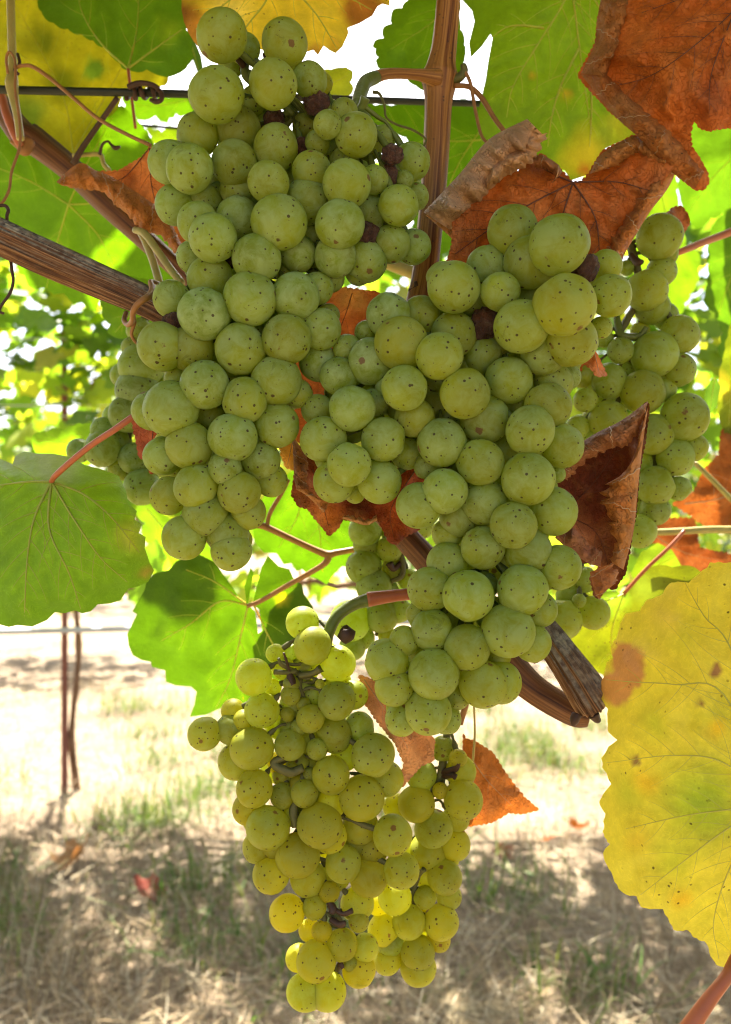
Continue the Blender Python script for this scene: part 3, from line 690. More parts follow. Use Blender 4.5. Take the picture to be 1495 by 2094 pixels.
vine_leaf('grape_leaf', 'green leaf behind the forked stalk under the brown crumpled leaf',
    [(515, 1060), (545, 1005), (600, 960), (680, 980), (760, 1040), (745, 1120), (718, 1135), (715, 1160), (700, 1158), (691, 1166), (680, 1178), (668, 1196), (650, 1184), (636, 1180), (618, 1164), (606, 1168), (596, 1152), (580, 1154), (566, 1132), (540, 1130), (520, 1108)], .44,
    veins=[[(620, 950), (610, 1050), (570, 1120)], [(620, 950), (650, 1060), (660, 1170)]], base=(.06, .135, .010), junction=(620, 950), seed=45, vr=1.8, tilt=(0, .004))
vine_leaf('grape_leaf', 'pale green leaf seen under the lower tip of the first bunch',
    [(280, 1035), (300, 1030), (345, 1060), (430, 1120), (440, 1160), (400, 1180), (360, 1165), (345, 1140), (322, 1100), (300, 1110), (290, 1090), (298, 1070), (282, 1055)], .50,
    veins=[[(300, 1040), (360, 1110), (410, 1160)]], base=(.13, .24, .03), seed=47, vr=1.4, teeth=(26, 4))
t_, d_ = vine_leaf('yellow_leaf', 'large yellow leaf with dark specks and tan patches at the lower corner',
    scallop([(1491, 1150), (1409, 1193), (1356, 1214), (1309, 1250), (1262, 1302), (1254, 1346), (1234, 1385), (1242, 1450), (1260, 1513), (1249, 1603), (1237, 1664), (1246, 1726), (1250, 1784), (1302, 1833), (1356, 1859), (1408, 1902), (1446, 1928), (1492, 1981)]) + [(1570, 1990), (1570, 1140)], .245,
    veins=[[(1580, 1640), (1495, 1655), (1400, 1668), (1280, 1695)], [(1580, 1640), (1480, 1700), (1400, 1760), (1310, 1830)], [(1580, 1640), (1480, 1560), (1380, 1545), (1240, 1560)], [(1580, 1640), (1480, 1420), (1380, 1400), (1300, 1395), (1240, 1390)], [(1580, 1640), (1500, 1340), (1440, 1260), (1400, 1190)], [(1580, 1640), (1500, 1760), (1460, 1880), (1470, 1960)]],
    base=(.52, .46, .05), blobs=[(1440, 1640, 150, (.25, .34, .025), .85, .1), (1290, 1620, 60, (.30, .36, .03), .6, .1), (1400, 1290, 70, (.36, .38, .04), .6, .1), (1340, 1480, 60, (.34, .38, .03), .6, .1), (1380, 1760, 80, (.36, .39, .03), .7, .1), (1470, 1470, 90, (.38, .40, .035), .6, .1), (1320, 1600, 46, (.56, .36, .02), .7, .1), (1465, 1490, 36, (.58, .36, .02), .7, .1), (1395, 1840, 36, (.58, .35, .02), .7, .1), (1300, 1720, 40, (.52, .36, .03), .6, .1),
           (1285, 1350, 38, (.40, .20, .085), 1, .86), (1258, 1405, 40, (.40, .20, .085), 1, .86), (1300, 1385, 26, (.40, .20, .085), 1, .86), (1464, 1374, 16, (.24, .13, .06), 1, .8), (1301, 1552, 11, (.20, .13, .06), 1, .75), (1360, 1260, 70, (.52, .43, .07), .6, .1), (1430, 1440, 9, (.18, .10, .04), .9, .6)],
    mat='yellow', vmat='yvein', tilt=(.006, .002), cup=(.004, .0012, .001), noise=.003, junction=(1580, 1640), seed=51, step=10, vr=2.2, vlight=.15, warp=12)
t2 = t_
V, F, U = ptube([(1560, 1900, .262, 14), (1510, 1955, .258, 13), (1485, 2000, .252, 13), (1450, 2045, .250, 15), (1405, 2110, .248, 19)], 6, 10); obj('petiole', V, F, M['red'], t2, uvs=U)
vine_leaf('yellow_leaf', 'yellow green leaf behind the broken cane end and the lowest grapes',
    [(1150, 1230), (1215, 1205), (1270, 1215), (1330, 1160), (1420, 1160), (1500, 1260), (1400, 1420), (1280, 1420), (1210, 1360), (1160, 1350), (1130, 1290)], .42,
    veins=[[(1275, 1215), (1250, 1300), (1260, 1400)], [(1275, 1215), (1200, 1250), (1150, 1310)]], base=(.10, .115, .006), blobs=[(1250, 1225, 50, (.15, .27, .03), .9, .2), (1320, 1200, 50, (.18, .24, .03), .8, .2)], mat='yellow', vmat='gvein', seed=53, vr=1.6, teeth=(36, 4), junction=(1275, 1215),
    petiole=([(1275, 1215, .42, 4), (1320, 1165, .415, 4), (1370, 1118, .41, 4), (1400, 1085, .41, 4)], 'red'))
vine_leaf('grape_leaf', 'folded green leaf under the crossing stalks beside the yellow leaf',
    [(1290, 1175), (1310, 1130), (1345, 1110), (1375, 1125), (1395, 1160), (1402, 1195), (1370, 1215), (1320, 1225)], .45, veins=[[(1300, 1200), (1340, 1160), (1380, 1140)]], base=(.13, .19, .03), blobs=[(1340, 1205, 30, (.09, .10, .02), .7, .2)], seed=55, vr=1.3)

# dry brown leaves
t, d = vine_leaf('dead_leaf', 'large rust brown dry leaf hanging from the top corner with rolled margin',
    [(1250, -60), (1234, 0), (1222, 40), (1218, 88), (1182, 153), (1195, 172), (1247, 228), (1300, 272), (1375, 350), (1420, 388), (1440, 388), (1450, 372), (1446, 350), (1428, 318), (1414, 300), (1412, 270), (1419, 245), (1432, 262), (1449, 268), (1466, 264), (1488, 262), (1570, 255), (1570, -60)], .285,
    veins=[[(1560, -40), (1460, 60), (1340, 150), (1240, 180)], [(1495, 40), (1455, 150), (1450, 240)], [(1560, -40), (1420, -10), (1300, 30)]], base=(.31, .078, .009),
    blobs=[(1460, 200, 90, (.23, .06, .015), .8, .1), (1300, 60, 60, (.42, .15, .03), .6, .1), (1440, 350, 60, (.30, .10, .025), .6, .1), (1380, 140, 70, (.42, .14, .025), .6, .1)], mat='dead', vmat='kvein', tilt=(-.004, .004), cup=(.004, .003, .002), noise=.006, ns=90, seed=61, vr=1.6, vlight=-.2, step=11)
rolled(t, [(1236, -40), (1221, 40), (1216, 90), (1188, 150)], [(1285, -40), (1280, 30), (1262, 90), (1240, 156)], lambda x, y: d(x, y) - .001, .007, 'pale', (.34, .13, .028), n=36, seed=1)
rolled(t, [(1188, 152), (1250, 230), (1310, 285), (1360, 340), (1420, 388)], [(1240, 152), (1305, 215), (1362, 262), (1395, 300), (1440, 352)], lambda x, y: d(x, y) - .001, .007, 'pale', (.31, .105, .02), n=52, seed=2)

t, d = vine_leaf('dead_leaf', 'curled brown dry leaf spread behind the shoulder of the central bunch',
    [(912, 540), (924, 500), (928, 440), (952, 402), (1000, 365), (1060, 350), (1080, 322), (1110, 315), (1130, 330), (1150, 350), (1172, 373), (1190, 370), (1204, 355), (1230, 310), (1296, 276), (1385, 330), (1350, 380), (1320, 430), (1290, 480), (1265, 545), (1200, 600), (1000, 600)], .30,
    veins=[[(1172, 373), (1150, 440), (1130, 500), (1120, 560)], [(1172, 373), (1080, 420), (1000, 470), (930, 520)], [(1172, 373), (1215, 440), (1225, 500), (1225, 560)], [(1172, 373), (1260, 372), (1330, 390)], [(1172, 373), (1120, 350), (1090, 330)]], base=(.30, .078, .012),
    blobs=[(1090, 345, 42, (.18, .05, .015), .8, .2), (1080, 440, 70, (.44, .16, .035), .6, .1), (960, 480, 50, (.40, .14, .03), .5, .1)], mat='dead', vmat='kvein', tilt=(0, -.004), cup=(-.003, .003, 0), noise=.006, ns=80, junction=(1172, 373), seed=63, vr=2, step=11, vlight=-.2)
B_ = lambda x, y: .286 + .002 * math.sin(x / 30)
rolled(t, [(1078, 243), (1000, 285), (940, 355), (866, 434)], [(1117, 282), (1055, 335), (985, 405), (920, 470)], lambda x, y: .292, .016, 'pale', (.50, .30, .15), n=56, m=18, seed=3, ragged=5, blobs=[(900, 430, 60, (.52, .36, .22), .7, .2), (1060, 270, 40, (.38, .20, .09), .6, .1)], power=.5)
rolled(t, [(1080, 280), (1050, 300), (1015, 325), (1000, 350)], [(1118, 272), (1092, 325), (1050, 352), (995, 388)], lambda x, y: .288, .012, 'pale', (.48, .27, .12), n=40, m=16, seed=4, ragged=6)
rolled(t, [(870, 440), (905, 470), (925, 490), (930, 505)], [(920, 440), (945, 420), (957, 440), (952, 470)], lambda x, y: .298, .006, 'dead', (.36, .17, .06), n=26, seed=5, ragged=5)
rolled(t, [(1085, 318), (1110, 318), (1140, 335), (1150, 352)], [(1095, 345), (1118, 345), (1136, 365), (1126, 378)], lambda x, y: .296, .007, 'pale', (.34, .14, .045), n=26, seed=6)
rolled(t, [(1205, 356), (1225, 320), (1260, 295), (1296, 276)], [(1240, 345), (1262, 338), (1290, 320), (1306, 312)], lambda x, y: .298, .008, 'pale', (.36, .15, .035), n=30, seed=7)
rolled(t, [(1296, 276), (1330, 292), (1360, 312), (1390, 328)], [(1304, 312), (1330, 330), (1348, 340), (1372, 332)], lambda x, y: .297, .006, 'pale', (.36, .14, .03), n=30, seed=8)
rolled(t, [(1392, 330), (1366, 385), (1325, 440), (1262, 545)], [(1352, 345), (1318, 385), (1296, 420), (1240, 510)], lambda x, y: .300, .009, 'pale', (.36, .125, .022), n=48, seed=9, ragged=6)

t, d = vine_leaf('dead_leaf', 'crisp folded brown leaf caught between the central and farther bunches',
    [(1130, 990), (1150, 930), (1200, 900), (1270, 870), (1322, 822), (1328, 830), (1320, 900), (1308, 960), (1302, 1040), (1292, 1100), (1280, 1170), (1258, 1205), (1232, 1200), (1226, 1224), (1216, 1220), (1206, 1180), (1228, 1155), (1190, 1150), (1150, 1110), (1130, 1060)], .292,
    veins=[[(1150, 1050), (1220, 1090), (1250, 1180)], [(1150, 1050), (1220, 980), (1300, 860)]], base=(.085, .022, .009), blobs=[(1180, 1100, 55, (.26, .10, .045), .9, .3), (1240, 1180, 40, (.26, .085, .02), .8, .3)], mat='dead', vmat='kvein', tilt=(-.006, 0), cup=(-.022, .0, 0), noise=.005, ns=60, seed=65, vr=1.3, step=10, vlight=0)
rolled(t, [(1130, 965), (1170, 920), (1215, 888), (1270, 860), (1325, 820)], [(1160, 982), (1195, 945), (1235, 922), (1288, 908), (1318, 850)], lambda x, y: .276, .010, 'pale', (.30, .12, .04), n=50, seed=11, ragged=6, power=.5)
rolled(t, [(1326, 830), (1312, 930), (1303, 1020), (1295, 1090), (1275, 1165)], [(1310, 880), (1288, 950), (1232, 1010), (1252, 1080), (1250, 1150)], lambda x, y: .274, .008, 'pale', (.42, .16, .03), n=54, seed=12, ragged=13, power=.5, blobs=[(1270, 1020, 40, (.34, .12, .03), .6, .2)])
rolled(t, [(1135, 1100), (1165, 1125), (1200, 1150), (1228, 1160)], [(1150, 1060), (1180, 1085), (1205, 1110), (1232, 1130)], lambda x, y: .284, .008, 'pale', (.38, .17, .09), n=30, seed=13, end=.3)
rolled(t, [(1206, 1170), (1212, 1195), (1218, 1215), (1226, 1226)], [(1255, 1150), (1262, 1180), (1250, 1200), (1240, 1205)], lambda x, y: .280, .006, 'dead', (.32, .12, .035), n=24, seed=14, ragged=7)

t, d = vine_leaf('dead_leaf', 'small orange brown dry leaf folded over the slanting cane',
    [(150, 345), (180, 352), (240, 350), (290, 322), (308, 300), (325, 330), (345, 400), (380, 480), (385, 540), (362, 500), (330, 470), (290, 440), (250, 410), (215, 392), (170, 380)], .345,
    veins=[[(306, 302), (310, 380), (330, 450)], [(306, 302), (250, 365), (190, 370)]], base=(.40, .14, .03), mat='dead', vmat='kvein', noise=.004, ns=60, cup=(.004, .003, 0), seed=67, vr=1.4, step=10, blobs=[(260, 360, 30, (.24, .07, .015), .8, .2)])
rolled(t, [(115, 372), (150, 340), (172, 334), (195, 348), (230, 362), (290, 400), (340, 440), (372, 500)], [(128, 380), (180, 388), (212, 392), (236, 420), (262, 440), (290, 470), (330, 485), (360, 520)], lambda x, y: .334, .010, 'pale', (.38, .14, .025), n=64, m=16, seed=21, ragged=5, power=.6)

t, d = vine_leaf('dead_leaf', 'brown curled leaf cradling the side wing of the central bunch',
    [(596, 900), (610, 910), (680, 960), (800, 960), (880, 940), (880, 1030), (855, 1085), (836, 1092), (810, 1114), (795, 1108), (772, 1060), (740, 1070), (702, 1062), (690, 1082), (674, 1096), (660, 1080), (628, 1040), (610, 1036), (596, 1010), (604, 960)], .300,
    veins=[[(850, 960), (800, 1040), (805, 1100)], [(640, 960), (660, 1030), (675, 1090)]], base=(.15, .034, .010), blobs=[(670, 1060, 50, (.30, .10, .02), .9, .3), (735, 1035, 46, (.06, .012, .006), .9, .3), (830, 1050, 50, (.30, .075, .02), .8, .2)], mat='dead', vmat='kvein', noise=.006, ns=50, cup=(.006, .0, 0), seed=69, vr=1.3, step=9)
rolled(t, [(598, 890), (600, 940), (602, 980), (606, 1000)], [(626, 930), (630, 950), (628, 985), (632, 1000)], lambda x, y: .290, .006, 'pale', (.32, .14, .045), n=30, seed=22)
rolled(t, [(604, 1000), (625, 1012), (650, 1035), (660, 1048)], [(630, 1000), (650, 1018), (672, 1024), (665, 1046)], lambda x, y: .289, .006, 'pale', (.42, .17, .04), n=30, seed=23, end=.2)
rolled(t, [(700, 1060), (725, 1068), (750, 1074), (772, 1064)], [(704, 1052), (728, 1058), (752, 1062), (770, 1052)], lambda x, y: .292, .004, 'pale', (.44, .22, .07), n=26, seed=24)
vine_leaf('dead_leaf', 'small orange tan leaf scrap hanging beside the cradling brown leaf',
    [(572, 910), (606, 888), (607, 920), (602, 962), (585, 956), (576, 936)], .305, veins=[[(600, 895), (588, 950)]], base=(.52, .28, .05), mat='dead', vmat='dvein', seed=71, side=False, step=8, noise=.003, vr=1)
vine_leaf('dead_leaf', 'brown dry leaf wedged in the gap between both main bunches',
    [(640, 560), (700, 588), (770, 596), (800, 620), (800, 720), (780, 800), (720, 900), (640, 930), (606, 900), (590, 840), (590, 760), (610, 660)], .325, veins=[[(720, 600), (700, 660), (660, 740)]], base=(.36, .115, .03), blobs=[(720, 605, 50, (.44, .24, .07), .7, .3)], mat='dead', vmat='kvein', seed=73, noise=.006, ns=60, vr=1.2)
vine_leaf('dead_leaf', 'dark red brown leaf sliver behind the flank of the first bunch',
    [(270, 860), (330, 850), (340, 960), (320, 962), (308, 970), (303, 945), (285, 935), (278, 900)], .305, veins=[[(315, 860), (305, 960)]], base=(.26, .06, .02), mat='dead', vmat='kvein', seed=75, side=False, step=9, noise=.004, vr=1.1)
vine_leaf('dead_leaf', 'little forked brown leaf scrap beneath the big front grapes',
    [(1212, 708), (1224, 730), (1242, 768), (1222, 770), (1206, 752), (1192, 742), (1188, 760), (1190, 735), (1200, 725)], .276, veins=[[(1214, 712), (1226, 764)]], base=(.40, .13, .03), mat='dead', vmat='dvein', seed=77, side=False, step=7, noise=.003, ns=30, vr=1, cup=(.06, 0, 0))
vine_leaf('dead_leaf', 'small brown curl of leaf behind the top grape of the farther bunch',
    [(1360, 438), (1378, 424), (1395, 422), (1408, 440), (1411, 455), (1402, 472), (1390, 482), (1370, 470)], .335, veins=[[(1362, 440), (1400, 465)]], base=(.28, .10, .03), mat='dead', vmat='kvein', seed=79, side=False, step=7, noise=.006, ns=30, vr=1.2, cup=(.05, .03, 0))
vine_leaf('dead_leaf', 'blurred orange brown dry leaf at the edge behind the pale stalk',
    [(1375, 1030), (1420, 1005), (1440, 960), (1470, 930), (1475, 880), (1560, 840), (1560, 1110), (1480, 1085), (1440, 1075), (1415, 1055)], .50, veins=[[(1400, 1030), (1470, 1020), (1540, 990)], [(1425, 945), (1480, 1010), (1540, 1060)]], base=(.20, .065, .012), mat='dead', vmat='dvein', seed=81, noise=.006, ns=80, vr=2)
vine_leaf('dead_leaf', 'blurred brown dry leaf under the pale stalk beside the yellow leaf',
    [(1300, 1100), (1350, 1060), (1420, 1060), (1430, 1120), (1500, 1135), (1560, 1140), (1500, 1160), (1420, 1200), (1390, 1190), (1370, 1130), (1340, 1110)], .52, veins=[[(1330, 1090), (1400, 1130), (1470, 1145)]], base=(.16, .05, .012), mat='dead', vmat='dvein', seed=83, noise=.006, ns=80, vr=1.4)
t, d = vine_leaf('dead_leaf', 'triangular brown dry leaf hanging on a thread beside the lowest bunch',
    [(948, 1500), (952, 1510), (972, 1516), (1008, 1540), (1040, 1590), (1070, 1628), (1102, 1656), (1070, 1664), (1040, 1662), (1010, 1680), (960, 1690), (920, 1680), (930, 1600), (946, 1545)], .335,
    veins=[[(967, 1556), (1000, 1600), (1050, 1650)], [(967, 1556), (970, 1620), (975, 1680)]], base=(.27, .095, .015), blobs=[(980, 1640, 50, (.32, .11, .025), .7, .1), (950, 1525, 20, (.32, .10, .02), .7, .2)], mat='dead', vmat='dvein', seed=85, noise=.004, cup=(.006, 0, 0), vr=1.2, step=9, junction=(967, 1556),
    petiole=([(967, 1558, .333, 2.6), (971, 1500, .332, 2.4), (969, 1440, .33, 2.2), (966, 1400, .328, 2.2)], 'petiole'))
t, d = vine_leaf('dead_leaf', 'tan brown folded leaf between the central bunch and the lowest bunch',
    [(735, 1380), (790, 1400), (830, 1460), (870, 1495), (889, 1512), (886, 1556), (862, 1566), (840, 1590), (822, 1610), (820, 1592), (826, 1560), (808, 1520), (775, 1480), (740, 1430)], .298,
    veins=[[(745, 1390), (800, 1470), (840, 1540)], [(800, 1470), (860, 1500)]], base=(.40, .19, .07), blobs=[(860, 1520, 40, (.36, .14, .04), .7, .2), (790, 1450, 40, (.33, .15, .06), .6, .1)], mat='dead', vmat='dvein', seed=87, noise=.006, ns=50, vr=1.2, step=9, cup=(.01, .006, 0))

# ------------------------------------------------------------------ wood, wire, stalks
def single(name, label, cat, geo, mat, group=None):
    V, F, U = geo; o = V[0].copy()
    c = sum((Vector(v) for v in V), Vector()) / len(V)
    ob = obj(name, V, F, M[mat], None, c, uvs=U); ob.location = c
    ob['label'] = label; ob['category'] = cat
    if group: ob['group'] = group
    return ob

t = thing('cane', 'upright brown cane rising beside the first bunch to the top edge', 'cane', P(880, 600, .315))
V, F, U = ptube([(921, -90, .325, 24), (917, 0, .324, 24), (909, 90, .323, 25), (903, 130, .322, 29), (900, 155, .322, 37), (899, 180, .322, 32), (897, 215, .322, 27), (893, 300, .321, 26), (886, 400, .320, 25.5), (878, 480, .319, 26), (870, 560, .318, 27), (862, 610, .317, 30), (858, 640, .317, 32)], 8, 20, ridge=.10, rfreq=4)
obj('shaft', V, F, M['cane'], t, uvs=U)
V, F, U = ptube([(895, 160, .318, 20), (875, 156, .316, 15), (850, 152, .314, 11), (815, 150, .311, 10.5), (785, 152, .308, 11), (762, 160, .306, 13)], 8, 12, ridge=.1); obj('side_shoot', V, F, M['cane'], t, uvs=U)
V, F, U = ptube([(928, 165, .320, 9), (942, 158, .319, 9), (950, 146, .318, 8), (947, 132, .318, 6)], 6, 10, lump=.35); obj('bud', V, F, M['darkstem'], t)
V, F, U = ptube([(930, 175, .320, 5.5), (960, 178, .318, 5.5), (985, 200, .316, 5.5), (1010, 240, .312, 5), (1034, 272, .308, 5)], 6, 8); obj('tendril', V, F, M['tendril'], t)
V, F, U = ptube([(948, 140, .318, 4), (962, 170, .316, 4), (972, 225, .314, 3.6), (984, 275, .311, 3.4), (998, 294, .308, 3.2)], 6, 8); obj('tendril', V, F, M['tendril'], t)
V, F, U = ptube([(840, 596, .316, 8), (852, 588, .314, 7), (850, 575, .313, 3)], 5, 8, lump=.3); obj('bud', V, F, M['dtendril'], t)

t = thing('cane', 'slanting brown cane with a swollen node behind the small orange leaf', 'cane', P(0, 220, .40))
V, F, U = ptube([(-80, 120, .41, 22), (0, 218, .405, 23), (40, 270, .40, 26), (58, 285, .40, 31), (80, 297, .398, 27), (150, 352, .392, 24), (220, 420, .386, 22), (300, 492, .38, 21), (375, 560, .375, 20), (440, 620, .37, 20)], 8, 18, ridge=.14)
obj('shaft', V, F, M['cane2'], t, uvs=U)
V, F, U = ptube([(60, 290, .385, 13), (50, 308, .383, 11), (40, 300, .383, 7), (24, 290, .384, 5)], 6, 10, lump=.3); obj('bud', V, F, M['tendril'], t)
V, F, U = ptube([(2, 190, .385, 8), (14, 235, .383, 9), (34, 280, .382, 10), (44, 300, .382, 8)], 6, 10); obj('side_shoot', V, F, M['red'], t)
V, F, U = ptube([(150, 335, .375, 7), (170, 300, .372, 6), (205, 250, .368, 5.5), (240, 200, .362, 5.5)], 6, 10); obj('side_shoot', V, F, M['dtendril'], t)
V, F, U = ptube([(150, 318, .378, 5), (180, 316, .376, 4.6), (205, 317, .375, 5), (212, 335, .374, 5), (224, 350, .373, 5)], 6, 8); obj('side_shoot', V, F, M['petiole'], t)
V, F, U = ptube([(204, 316, .374, 3.6), (210, 296, .372, 3), (220, 289, .371, 2.6), (228, 296, .370, 3), (236, 302, .369, 5), (246, 300, .369, 3)], 6, 8, lump=.4); obj('tendril', V, F, M['dtendril'], t)

t = thing('shoot', 'pale green shoot hanging in the upper corner past the wire', 'shoot', P(30, 0, .35))
V, F, U = ptube([(20, -80, .36, 8), (22, 0, .358, 8), (24, 80, .356, 8), (26, 140, .354, 9), (24, 170, .353, 13), (28, 200, .352, 10), (36, 240, .35, 8), (42, 285, .349, 8)], 7, 12); obj('shaft', V, F, M['petiole'], t)
V, F, U = ptube([(30, 138, .345, 4), (46, 134, .343, 3.6), (66, 136, .341, 4), (100, 158, .338, 4), (150, 200, .334, 3.8), (200, 242, .330, 3.8), (260, 275, .326, 3.8), (308, 297, .322, 4)], 8, 8); obj('tendril', V, F, M['tendril'], t)
V, F, U = ptube([(16, 150, .346, 3), (13, 118, .345, 3), (20, 106, .344, 2.6), (30, 122, .344, 2.4), (32, 150, .343, 3), (31, 185, .342, 2.8), (40, 250, .341, 2.8), (40, 300, .340, 3), (24, 350, .339, 3), (18, 390, .338, 3), (0, 418, .337, 3), (-30, 425, .337, 3)], 8, 8); obj('tendril', V, F, M['tendril'], t)
V, F, U = ptube([(36, 110, .348, 3), (40, 130, .346, 3.4), (30, 142, .345, 3), (38, 152, .345, 3)], 6, 8); obj('tendril', V, F, M['dtendril'], t)

single('trellis_wire', 'dark coated wire stretched across the top behind the topmost grapes', 'wire',
       ptube([(-200, 172, .36, 8.2), (0, 183, .36, 8.2), (300, 190, .362, 8), (600, 199, .366, 7.4), (800, 206, .372, 6.8), (960, 211, .382, 6.4), (1200, 218, .42, 5.8), (1700, 232, .50, 5)], 6, 12), 'wire')
single('trellis_wire', 'short stretch of thin dark wire in the bright gap below the thick wire', 'wire',
       ptube([(100, 240, .55, 3.2), (260, 254, .56, 3.2), (360, 262, .565, 3), (600, 280, .58, 3)], 6, 8), 'wire')
geo = []
rows = []
for k in range(60):
    u = k / 59; a = u * 2 * math.pi * 3.2; x = 258 + 62 * u + 4 * math.sin(a * .5); rows.append((x, 187 + 14 * math.cos(a), .362 + .0042 * math.sin(a), 5.0 + .9 * math.sin(k * .8)))
geo.append(ptube(rows, 2, 8))
geo.append(ptube([(322, 182, .357, 5), (330, 190, .356, 5), (330, 204, .356, 5), (318, 208, .357, 5), (308, 204, .358, 4)], 5, 8))
geo.append(ptube([(262, 178, .356, 6), (285, 170, .355, 6), (310, 173, .355, 5.4), (326, 182, .356, 5)], 5, 8))
single('tendril', 'dried brown tendril coiled tightly around the dark wire', 'tendril', join(geo), 'dtendril')
single('tendril', 'black wiry tendril hooked down at the edge above the bright gap', 'tendril',
       ptube([(-20, 424, .30, 3.6), (8, 420, .30, 3.6), (17, 430, .30, 3.6), (14, 446, .30, 3.4), (18, 500, .305, 3.4), (24, 550, .305, 3.4), (27, 575, .305, 3.2), (20, 600, .305, 3.2), (2, 626, .305, 3), (-1, 637, .305, 3), (8, 641, .305, 2.6)], 7, 8), 'dtendril')

t = thing('weathered_cane', 'grey brown weathered cane with ridged bark entering from the edge', 'cane', P(0, 490, .30))
V, F, U = ptube([(-140, 420, .300, 34), (0, 484, .298, 33), (100, 530, .296, 32), (200, 574, .294, 30), (320, 628, .290, 28), (420, 690, .300, 28), (520, 740, .318, 28)], 14, 72, ridge=.26, rfreq=7, seed=3)
obj('shaft', V, F, M['wood'], t, uvs=U)
geo = [ptube([(338, 584, .290, 3), (320, 578, .282, 4), (308, 576, .278, 5), (312, 590, .272, 7), (309, 602, .268, 8), (295, 612, .263, 7), (280, 624, .262, 6.6), (272, 640, .264, 6.4), (271, 655, .270, 6), (262, 664, .276, 5.6), (254, 655, .282, 5.4), (258, 640, .292, 5)], 7, 10)]
geo.append(ptube([(273, 645, .272, 4), (275, 660, .274, 4), (269, 680, .275, 3.6), (272, 692, .276, 3.4), (281, 703, .278, 3.2)], 6, 8))
V, F, U = join(geo)
single('tendril', 'orange brown tendril looped around the weathered cane beside the first bunch', 'tendril', (V, F, U), 'tendril')

t = thing('cane', 'brown cane passing under the central bunch to the broken spur', 'cane', P(800, 1070, .315))
V, F, U = ptube([(760, 1020, .33, 24), (830, 1100, .325, 27), (870, 1145, .322, 28), (950, 1240, .318, 30), (1040, 1360, .312, 34), (1090, 1408, .309, 30), (1140, 1440, .305, 29), (1180, 1462, .303, 26), (1205, 1470, .302, 18)], 8, 20, ridge=.14)
obj('shaft', V, F, M['cane2'], t, uvs=U)
t = thing('cane_stub', 'grey split end of a broken weathered cane beside the yellow leaf', 'cane', P(1130, 1310, .30))
V, F, U = ptube([(1060, 1230, .312, 28), (1120, 1300, .302, 29), (1155, 1347, .296, 31), (1188, 1395, .292, 35), (1210, 1430, .290, 37), (1218, 1442, .290, 33), (1222, 1448, .290, 12)], 14, 72, ridge=.24, rfreq=9, seed=8)
obj('shaft', V, F, M['wood'], t, uvs=U)
for q in ([(1105, 1330, .285, 9), (1098, 1345, .283, 8), (1088, 1352, .283, 5)], [(1180, 1462, .288, 10), (1175, 1474, .287, 9), (1172, 1484, .287, 4)], [(1215, 1462, .286, 12), (1222, 1472, .286, 8), (1228, 1474, .286, 4)]):
    V, F, U = ptube(q, 6, 10, lump=.5); obj('bark_flake', V, F, M['dtendril'], t)

single('stalk', 'yellowish stalk slanting down from the orange leaf to the first bunch', 'stalk', ptube([(285, 470, .335, 8), (300, 500, .33, 8), (318, 550, .325, 8), (332, 605, .32, 9)], 6, 10), 'petiole')
single('stalk', 'pale pinkish stalk crossing in front of the slanting cane by the grapes', 'stalk', ptube([(276, 470, .33, 7), (296, 478, .326, 8), (320, 510, .322, 8), (345, 545, .318, 8), (372, 580, .314, 8)], 6, 10), 'petiole')
geo = [ptube([(507, 1239, .398, 4.5), (535, 1228, .394, 5), (590, 1196, .388, 5.4), (650, 1162, .382, 6), (668, 1148, .380, 7), (672, 1134, .380, 8)], 6, 10),
       ptube([(525, 1072, .372, 8), (545, 1078, .373, 7), (600, 1104, .376, 6.4), (650, 1127, .379, 7), (672, 1134, .380, 8), (690, 1130, .380, 6.5), (735, 1122, .380, 6)], 6, 10),
       ptube([(546, 1076, .373, 4.5), (552, 1050, .372, 4.5), (575, 1010, .370, 4.5), (590, 980, .37, 4.5)], 6, 8)]
single('forked_stalk', 'thin reddish forked stalk crossing the glowing green leaf', 'stalk', join(geo), 'tendril')
single('tendril', 'fine dark tendril curling between the curved stalk and the upright cane', 'tendril', ptube([(762, 188, .304, 4), (776, 192, .304, 3.4), (786, 215, .305, 2.6), (790, 240, .306, 2.4), (812, 255, .308, 2.4), (845, 266, .312, 2.4), (870, 284, .316, 2.4), (866, 300, .317, 2.2)], 7, 8), 'darkstem')
single('petiole', 'bright orange petiole reaching in from the edge beside the farther bunch', 'petiole', ptube([(1340, 530, .40, 7), (1390, 515, .40, 7), (1440, 495, .41, 7.4), (1495, 474, .42, 8), (1580, 440, .43, 8)], 6, 10), 'red')
single('stalk', 'pale straw coloured stalk lying level in front of the blurred brown leaves', 'stalk', ptube([(1300, 1090, .44, 7), (1380, 1087, .44, 7), (1450, 1083, .44, 7.4), (1500, 1083, .44, 8), (1600, 1080, .44, 8)], 6, 10), 'petiole')
single('petiole', 'amber petiole slanting across the blurred orange leaf at the edge', 'petiole', ptube([(1420, 945, .47, 5), (1460, 985, .465, 5.4), (1500, 1025, .46, 5.6), (1560, 1080, .45, 6)], 6, 10), 'petiole')
single('cane', 'brown shoot tip hanging below the central bunch near the thread', 'cane', ptube([(958, 1400, .325, 8), (952, 1440, .325, 7), (945, 1468, .325, 6), (942, 1482, .325, 5)], 6, 10, lump=.25), 'tendril')
single('stalk', 'short orange cane stretch in the bright gap beside the upright cane', 'stalk', ptube([(770, 530, .40, 12), (810, 545, .40, 13), (850, 560, .40, 14), (880, 572, .40, 14)], 6, 10), 'petiole')

